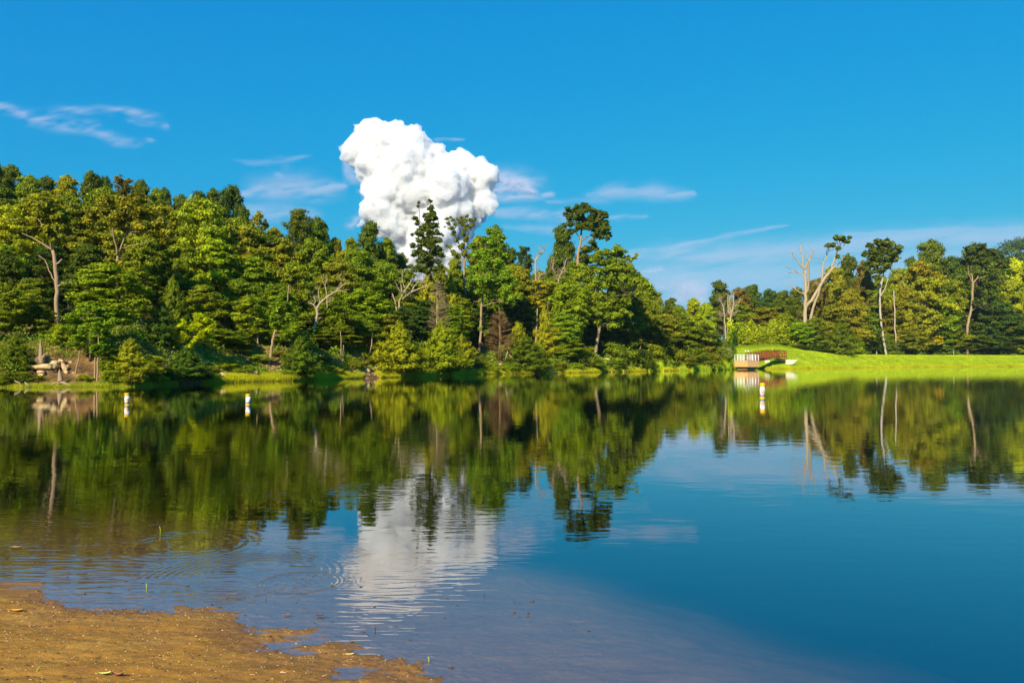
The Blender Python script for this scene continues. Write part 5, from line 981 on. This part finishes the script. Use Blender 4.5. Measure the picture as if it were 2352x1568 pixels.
# pebbles, grit and bark crumbs: uncountable
def grit(name, n, r0, r1, mat, seed, water=False):
    rs = np.random.default_rng(seed); X = rs.uniform(-3.3, 0.6, n * 3); Y = rs.uniform(3.7, 6.0, n * 3); z, s = near_z(X, Y)
    k = (s > -0.05) & (z > 0.0) if not water else (s < -0.02) & (s > -1.4)
    X, Y, z = X[k][:n], Y[k][:n], z[k][:n]; n = len(X); r = r0 + (r1 - r0) * rs.uniform(0, 1, n) ** 3
    base = np.array([(1, 0, 0), (0, 1, 0), (-1, 0, 0), (0, -1, 0), (0, 0, 0.7), (0, 0, -0.7)], float)
    V = base[None] * (r[:, None, None]) * rs.uniform(0.5, 1.5, (n, 6, 1)) * np.stack([rs.uniform(0.8, 1.8, n), rs.uniform(0.6, 1.1, n), rs.uniform(0.4, 0.9, n)], 1)[:, None, :]
    V = V + np.stack([X, Y, (z if not water else np.full(n, 0.0)) + r * 0.15], 1)[:, None, :]
    fi = np.array([(0, 1, 4), (1, 2, 4), (2, 3, 4), (3, 0, 4), (1, 0, 5), (2, 1, 5), (3, 2, 5), (0, 3, 5)])
    Fq = (fi[None] + (np.arange(n) * 6)[:, None, None]).reshape(-1, 3)
    return tag(link(name, np_mesh(name, V.reshape(-1, 3), Fq), mat), kind='stuff')
grit('gravel', 2600, 0.0015, 0.0065, simple('pale_pebble', (0.36, 0.21, 0.09), (0.70, 0.50, 0.26), 25, 0.7), 1)
grit('bark_crumbs', 1300, 0.002, 0.009, M_DKTWIG, 2)
grit('floating_specks', 130, 0.003, 0.012, M_DKTWIG, 3, True)

# ------------------------------------------------------------------ far wooded hill
HX, HY, HRX, HRY, HH = 560.0, 760.0, 330.0, 230.0, 118.0
def hill_z(X, Y):
    r = np.sqrt(((X - HX) / HRX) ** 2 + ((Y - HY) / HRY) ** 2); return HH * np.where(r < 1, np.cos(np.clip(r, 0, 1) * math.pi / 2) ** 1.3, 0) + (fbm(X * 0.01, Y * 0.01, seed=31) - 0.5) * 16 - 4
gxs = np.linspace(HX - HRX, HX + HRX, 90); gys = np.linspace(HY - HRY, HY + HRY, 60); Xh, Yh = np.meshgrid(gxs, gys, indexing='ij'); idx = np.arange(90 * 60).reshape(90, 60)
Q = np.stack([idx[:-1, :-1], idx[1:, :-1], idx[1:, 1:], idx[:-1, 1:]], -1).reshape(-1, 4)
M_HILL = simple('hill_soil', (0.03, 0.05, 0.01), (0.06, 0.09, 0.02), 0.1, 0.95)
tag(link('hill', np_mesh('hill', np.stack([Xh, Yh, hill_z(Xh, Yh)], -1).reshape(-1, 3), Q, smooth=True), M_HILL), kind='structure')
rs = np.random.default_rng(77); pf = []
while len(pf) < 1500:
    X = rs.uniform(HX - HRX, HX + HRX); Y = rs.uniform(HY - HRY, HY + 40); z = float(hill_z(np.array([X]), np.array([Y]))[0])
    if z > 10: r = rs.uniform(4, 8); pf.append((X, Y, z + r * 0.9 + rs.uniform(0, 3), r, r * 0.9))
V, Fq, t = leaves_from_puffs(pf, 130000, 1.0, rs, nrm=(0.7, 0.8, 0.7), sub=6)
tag(link('forest', np_mesh('forest', V, Fq, {'tone': t}), M_LEAF, None, (0.055, 0.095, 0.014)), kind='stuff')

# ------------------------------------------------------------------ clouds
CD = 2600.0; CPX = CD / F
m, nt, o = new_mat('cloud_white'); pv = nt.nodes.new('ShaderNodeVolumeScatter'); pv.inputs['Color'].default_value = (0.978, 0.983, 0.992, 1); pv.inputs['Density'].default_value = 0.12; pv.inputs['Anisotropy'].default_value = 0.2
nt.links.new(pv.outputs[0], o.inputs['Volume']); M_CLOUD = m
blobs = [(1000, 356, 30), (1122, 400, 24), (1128, 478, 20), (860, 312, 48), (905, 318, 42), (948, 326, 38), (978, 330, 22), (832, 342, 44), (806, 345, 26), (792, 362, 14), (795, 342, 18), (870, 370, 58), (925, 378, 56), (965, 365, 36), (900, 425, 56), (862, 430, 36), (850, 400, 34), (940, 440, 50), (1015, 385, 36), (1055, 375, 34), (1085, 395, 32), (1108, 425, 30), (1118, 455, 22),
         (1105, 470, 26), (1020, 430, 52), (1065, 440, 50), (975, 420, 46), (980, 470, 56), (885, 480, 52), (900, 520, 40), (935, 530, 50), (862, 470, 24), (1045, 485, 46), (1090, 480, 34), (1000, 520, 56), (975, 560, 50), (1020, 560, 44), (950, 590, 40), (1005, 610, 44), (1070, 510, 30), (1060, 540, 30), (1040, 590, 40), (980, 640, 46), (912, 555, 26), (855, 505, 14), (835, 512, 9), (848, 498, 10), (822, 518, 7)]
rnd = random.Random(12); sph = []
for (x, y, r) in blobs:
    dd = rnd.uniform(-25, 25) * (r / 40); sph.append((x, dd, y, r * 0.99))
    for k in range(34):
        v = Vector((rnd.gauss(0, 1), rnd.gauss(0, 1), rnd.gauss(0, 1))).normalized(); rr = r * rnd.uniform(0.16, 0.46); off = r - rr * rnd.uniform(0.45, 0.8); q = (x + v.x * off, dd + v.y * off, y - v.z * off, rr); sph.append(q)
        for j in range(6):
            w = Vector((rnd.gauss(0, 1), rnd.gauss(0, 1), rnd.gauss(0, 1))).normalized()
            if w.dot(v) > -0.1: r3 = rr * rnd.uniform(0.2, 0.5); o3 = rr - r3 * 0.5; sph.append((q[0] + w.x * o3, q[1] + w.y * o3, q[2] - w.z * o3, r3))
bmi = bmesh.new(); bmesh.ops.create_icosphere(bmi, subdivisions=2, radius=1); iv = np.array([v.co[:] for v in bmi.verts]); ifc = np.array([[v.index for v in f.verts] for f in bmi.faces]); bmi.free()
VV = []; FF = []
for i, (x, dd, y, r) in enumerate(sph):
    c = P(x, y, CD + dd * CPX); VV.append(iv * r * CPX + np.array(c)); FF.append(ifc + i * len(iv))
cm = np_mesh('cloud_tmp', np.concatenate(VV), np.concatenate(FF)); ob = bpy.data.objects.new('cloud_tmp', cm); col.objects.link(ob)
def remesh(ob, vox, it):
    md = ob.modifiers.new('r', 'REMESH'); md.mode = 'VOXEL'; md.voxel_size = vox
    if it: sm = ob.modifiers.new('s', 'SMOOTH'); sm.factor = 0.5; sm.iterations = it
    bpy.context.view_layer.update(); dg = bpy.context.evaluated_depsgraph_get(); m_ = bpy.data.meshes.new_from_object(ob.evaluated_get(dg)); bpy.data.objects.remove(ob); return m_
me = remesh(ob, 2.6, 3)
n = len(me.vertices); co = np.empty(n * 3, np.float32); me.vertices.foreach_get('co', co); co = co.reshape(-1, 3).astype(float); no = np.empty(n * 3, np.float32); me.vertices.foreach_get('normal', no); no = no.reshape(-1, 3)
k = 0
for sc_, am in ((1 / 110, 15), (1 / 48, 13), (1 / 22, 11), (1 / 10.5, 7)):
    nz = vnoise(co[:, 0] * sc_, co[:, 1] * sc_, co[:, 2] * sc_, seed=int(am)); k = k + np.abs(2 * nz - 1) * am - am * 0.36
co = co + no * k[:, None]; me.vertices.foreach_set('co', co.astype(np.float32).ravel()); me.update()
ob = bpy.data.objects.new('cloud_tmp', me); col.objects.link(ob); me = remesh(ob, 2.6, 1)
# keep only the outer shell: drop small closed pockets inside
bmc = bmesh.new(); bmc.from_mesh(me); seen = set(); comps = []
for v in bmc.verts:
    if v.index in seen: continue
    st = [v]; seen.add(v.index); cmp_ = []
    while st:
        q = st.pop(); cmp_.append(q)
        for e_ in q.link_edges:
            w_ = e_.other_vert(q)
            if w_.index not in seen: seen.add(w_.index); st.append(w_)
    comps.append(cmp_)
comps.sort(key=len, reverse=True); bmesh.ops.delete(bmc, geom=[v for c_ in comps[1:] for v in c_], context='VERTS'); bmc.to_mesh(me); bmc.free()
me.polygons.foreach_set('use_smooth', np.ones(len(me.polygons), bool)); me.update()
me.name = 'cumulus_cloud'; me.materials.clear(); cl = link('cumulus_cloud', me, M_CLOUD); tag(cl, 'towering white cumulus cloud above the centre of the wood', 'cloud')

m, nt, o = new_mat('cloud_veil'); at = node(nt, 'ShaderNodeAttribute', attribute_name='veil'); di = nt.nodes.new('ShaderNodeBsdfDiffuse'); di.inputs[0].default_value = (0.52, 0.56, 0.74, 1)
tl = nt.nodes.new('ShaderNodeBsdfTranslucent'); tl.inputs[0].default_value = (0.55, 0.58, 0.74, 1); m0 = nt.nodes.new('ShaderNodeMixShader'); m0.inputs[0].default_value = 0.35
tr = nt.nodes.new('ShaderNodeBsdfTransparent'); m1 = nt.nodes.new('ShaderNodeMixShader'); nt.links.new(di.outputs[0], m0.inputs[1]); nt.links.new(tl.outputs[0], m0.inputs[2])
nt.links.new(at.outputs['Fac'], m1.inputs[0]); nt.links.new(tr.outputs[0], m1.inputs[1]); nt.links.new(m0.outputs[0], m1.inputs[2]); nt.links.new(m1.outputs[0], o.inputs[0]); M_VEIL = m
def wisp(lab, strokes, D, amax, seed, stretch=(0.022, 0.07), step=3.0, thr=0.25, group='thin wispy clouds'):
    """strokes: list of ([(x,y,halfwidth)...], strength); a lens-shaped closed sheet of cloud"""
    allp = [(x, y, w) for st, _ in strokes for x, y, w in st]; x0 = min(p[0] - 1.5 * p[2] for p in allp); x1 = max(p[0] + 1.5 * p[2] for p in allp); y0 = min(p[1] - 2.2 * p[2] for p in allp); y1 = max(p[1] + 2.2 * p[2] for p in allp)
    gx_ = np.arange(x0, x1 + step, step); gy_ = np.arange(y0, y1 + step, step * 0.7); Xp, Yp = np.meshgrid(gx_, gy_, indexing='ij'); dens = np.zeros_like(Xp)
    wx = Xp + (fbm(Xp * 0.02, Yp * 0.03, seed=seed) - 0.5) * 40; wy = Yp + (fbm(Xp * 0.015, Yp * 0.05, seed=seed + 9) - 0.5) * 14
    for st, a in strokes:
        for i in range(len(st) - 1):
            ax_, ay_, aw = st[i]; bx_, by_, bw = st[i + 1]; dx, dy = bx_ - ax_, by_ - ay_; t = np.clip(((wx - ax_) * dx + (wy - ay_) * dy) / (dx * dx + dy * dy), 0, 1)
            w = aw + (bw - aw) * t; dd = np.sqrt(((wx - ax_ - t * dx) * 0.5) ** 2 + (wy - ay_ - t * dy) ** 2) / np.maximum(w, 0.5); dens = np.maximum(dens, a * np.exp(-dd ** 2 * 1.2))
    nz = fbm(Xp * stretch[0], Yp * stretch[1] + Xp * 0.01, seed=seed + 3, o=4, gain=0.5); al = dens * smooth((nz - thr + 0.08) / 0.6); edge = np.minimum(np.minimum(Xp - x0, x1 - Xp) / 14, np.minimum(Yp - y0, y1 - Yp) / 8); al = al * smooth(edge); al = np.clip(al * amax * 0.92, 0, 1)
    al[al < 0.012] = 0; ni, nj = Xp.shape; idx = np.arange(ni * nj).reshape(ni, nj); pts = np.array([P(a_, b_, D)[:] for a_, b_ in zip(Xp.ravel(), Yp.ravel())]); th = (al.ravel() * 10 + 1.0); dr = unit(pts - np.array([0, 0, CH]))
    Vf = pts - dr * th[:, None]; Vb = pts + dr * th[:, None]; Q = np.stack([idx[:-1, :-1], idx[1:, :-1], idx[1:, 1:], idx[:-1, 1:]], -1).reshape(-1, 4)
    ok = (al.ravel()[Q] > 0).any(1); Q = Q[ok]; used, inv = np.unique(Q.ravel(), return_inverse=True); Q = inv.reshape(-1, 4); nn_ = len(used); a1 = 1 - np.sqrt(1 - np.clip(al.ravel()[used], 0, 0.95))
    me = np_mesh('wispy_cloud', np.concatenate([Vf[used], Vb[used]]), np.concatenate([Q, Q[:, ::-1] + nn_]), {'veil': np.concatenate([a1, a1])}, smooth=True)
    return tag(link('wispy_cloud', me, M_VEIL), lab, 'cloud', group)
wisp('forked feathery cloud high at the far left', [([(-40, 240, 5), (20, 250, 8), (80, 272, 16), (140, 282, 20), (190, 290, 15), (215, 285, 6)], 1), ([(90, 262, 6), (150, 252, 9), (230, 249, 10), (290, 258, 10), (345, 275, 12), (385, 290, 6)], 0.9), ([(150, 295, 10), (215, 305, 10), (270, 322, 11), (310, 328, 9), (350, 324, 5)], 0.95), ([(250, 272, 4), (330, 282, 8)], 0.5)], 3300, 0.55, 1)
wisp('small ragged cloud above the faint triangle of cloud, left of the cumulus', [([(535, 370, 4), (600, 378, 8), (640, 372, 8), (715, 358, 4)], 0.9), ([(640, 365, 6), (660, 385, 5)], 0.7)], 3400, 0.30, 2)
wisp('broad faint triangular cloud over the left wood', [([(545, 445, 8), (620, 435, 26), (670, 430, 30), (730, 438, 24), (795, 428, 6)], 0.9), ([(560, 480, 12), (640, 490, 26), (700, 490, 14)], 0.7), ([(640, 400, 5), (655, 420, 12)], 0.6)], 3500, 0.62, 3, thr=0.1)
wisp('thin veil behind the right shoulder of the cumulus', [([(1125, 430, 30), (1165, 418, 28), (1200, 425, 22), (1232, 440, 8)], 1), ([(1150, 455, 12), (1210, 452, 10), (1275, 448, 4)], 0.7)], 3000, 0.95, 4, stretch=(0.05, 0.07), thr=0.08)
wisp('short streak right of the cumulus top', [([(1000, 326, 6), (1040, 320, 4), (1072, 318, 2)], 1)], 3000, 0.5, 5)
wisp('faint grey scraps below the left side of the cumulus', [([(790, 370, 6), (800, 395, 14), (812, 410, 12)], 0.9), ([(825, 440, 5), (845, 470, 8), (838, 490, 7)], 0.8), ([(800, 520, 7), (820, 510, 9), (850, 490, 8)], 1)], 2950, 0.6, 6, stretch=(0.06, 0.06), thr=0.1)
wisp('long horizontal feather cloud right of the tall oak', [([(1365, 448, 8), (1420, 438, 16), (1500, 440, 18), (1560, 446, 12), (1600, 446, 4)], 1), ([(1250, 462, 4), (1380, 460, 10)], 0.5)], 3600, 0.5, 7, thr=0.15)
wisp('small lens cloud under the long feather cloud', [([(1395, 503, 4), (1440, 500, 8), (1490, 499, 3)], 1)], 3600, 0.40, 8)
wisp('dim veil between the cumulus and the tall oak', [([(1140, 490, 8), (1200, 488, 14), (1290, 500, 16), (1320, 510, 10)], 1), ([(1170, 520, 8), (1290, 530, 12)], 0.7)], 3700, 0.45, 9, thr=0.1)
wisp('slanting streak of cloud rising to the right above the far trees', [([(1440, 580, 4), (1540, 566, 6), (1620, 556, 7), (1700, 536, 7), (1760, 525, 6), (1815, 514, 2)], 1)], 3800, 0.36, 10, thr=0.1)
wisp('wide pale cloud bank low over the right woods', [([(1440, 590, 14), (1540, 582, 22), (1680, 590, 30), (1850, 575, 28), (2000, 556, 26), (2150, 545, 26), (2400, 545, 30)], 0.9), ([(1430, 650, 40), (1600, 640, 50), (1800, 640, 50), (2000, 620, 60), (2400, 590, 50)], 0.75), ([(1950, 540, 8), (2150, 528, 10), (2400, 528, 12)], 0.7)], 4200, 0.6, 11, step=5, stretch=(0.008, 0.05), thr=0.05)
wisp('small bright white dash of cloud right of the big oak', [([(1470, 622, 3), (1490, 619, 7), (1522, 617, 6)], 1)], 3400, 0.6, 12, thr=0.0)
wisp('pinkish puff rising from behind the far low trees', [([(1560, 690, 16), (1575, 660, 24), (1600, 670, 22), (1620, 695, 10)], 1), ([(1508, 655, 8), (1522, 658, 6)], 0.7)], 4000, 0.75, 13, stretch=(0.05, 0.05), thr=0.05)

# ------------------------------------------------------------------ light summer haze
m, nt, o = new_mat('air'); pv = nt.nodes.new('ShaderNodeVolumePrincipled'); pv.inputs['Density'].default_value = 0.00007; pv.inputs['Color'].default_value = (0.72, 0.86, 1.0, 1); pv.inputs['Anisotropy'].default_value = 0.1
nt.links.new(pv.outputs[0], o.inputs['Volume']); mb = MB(); mb.box((0, 740, 67), (4300, 1690, 152)); tag(mb.build('haze', m), kind='stuff')
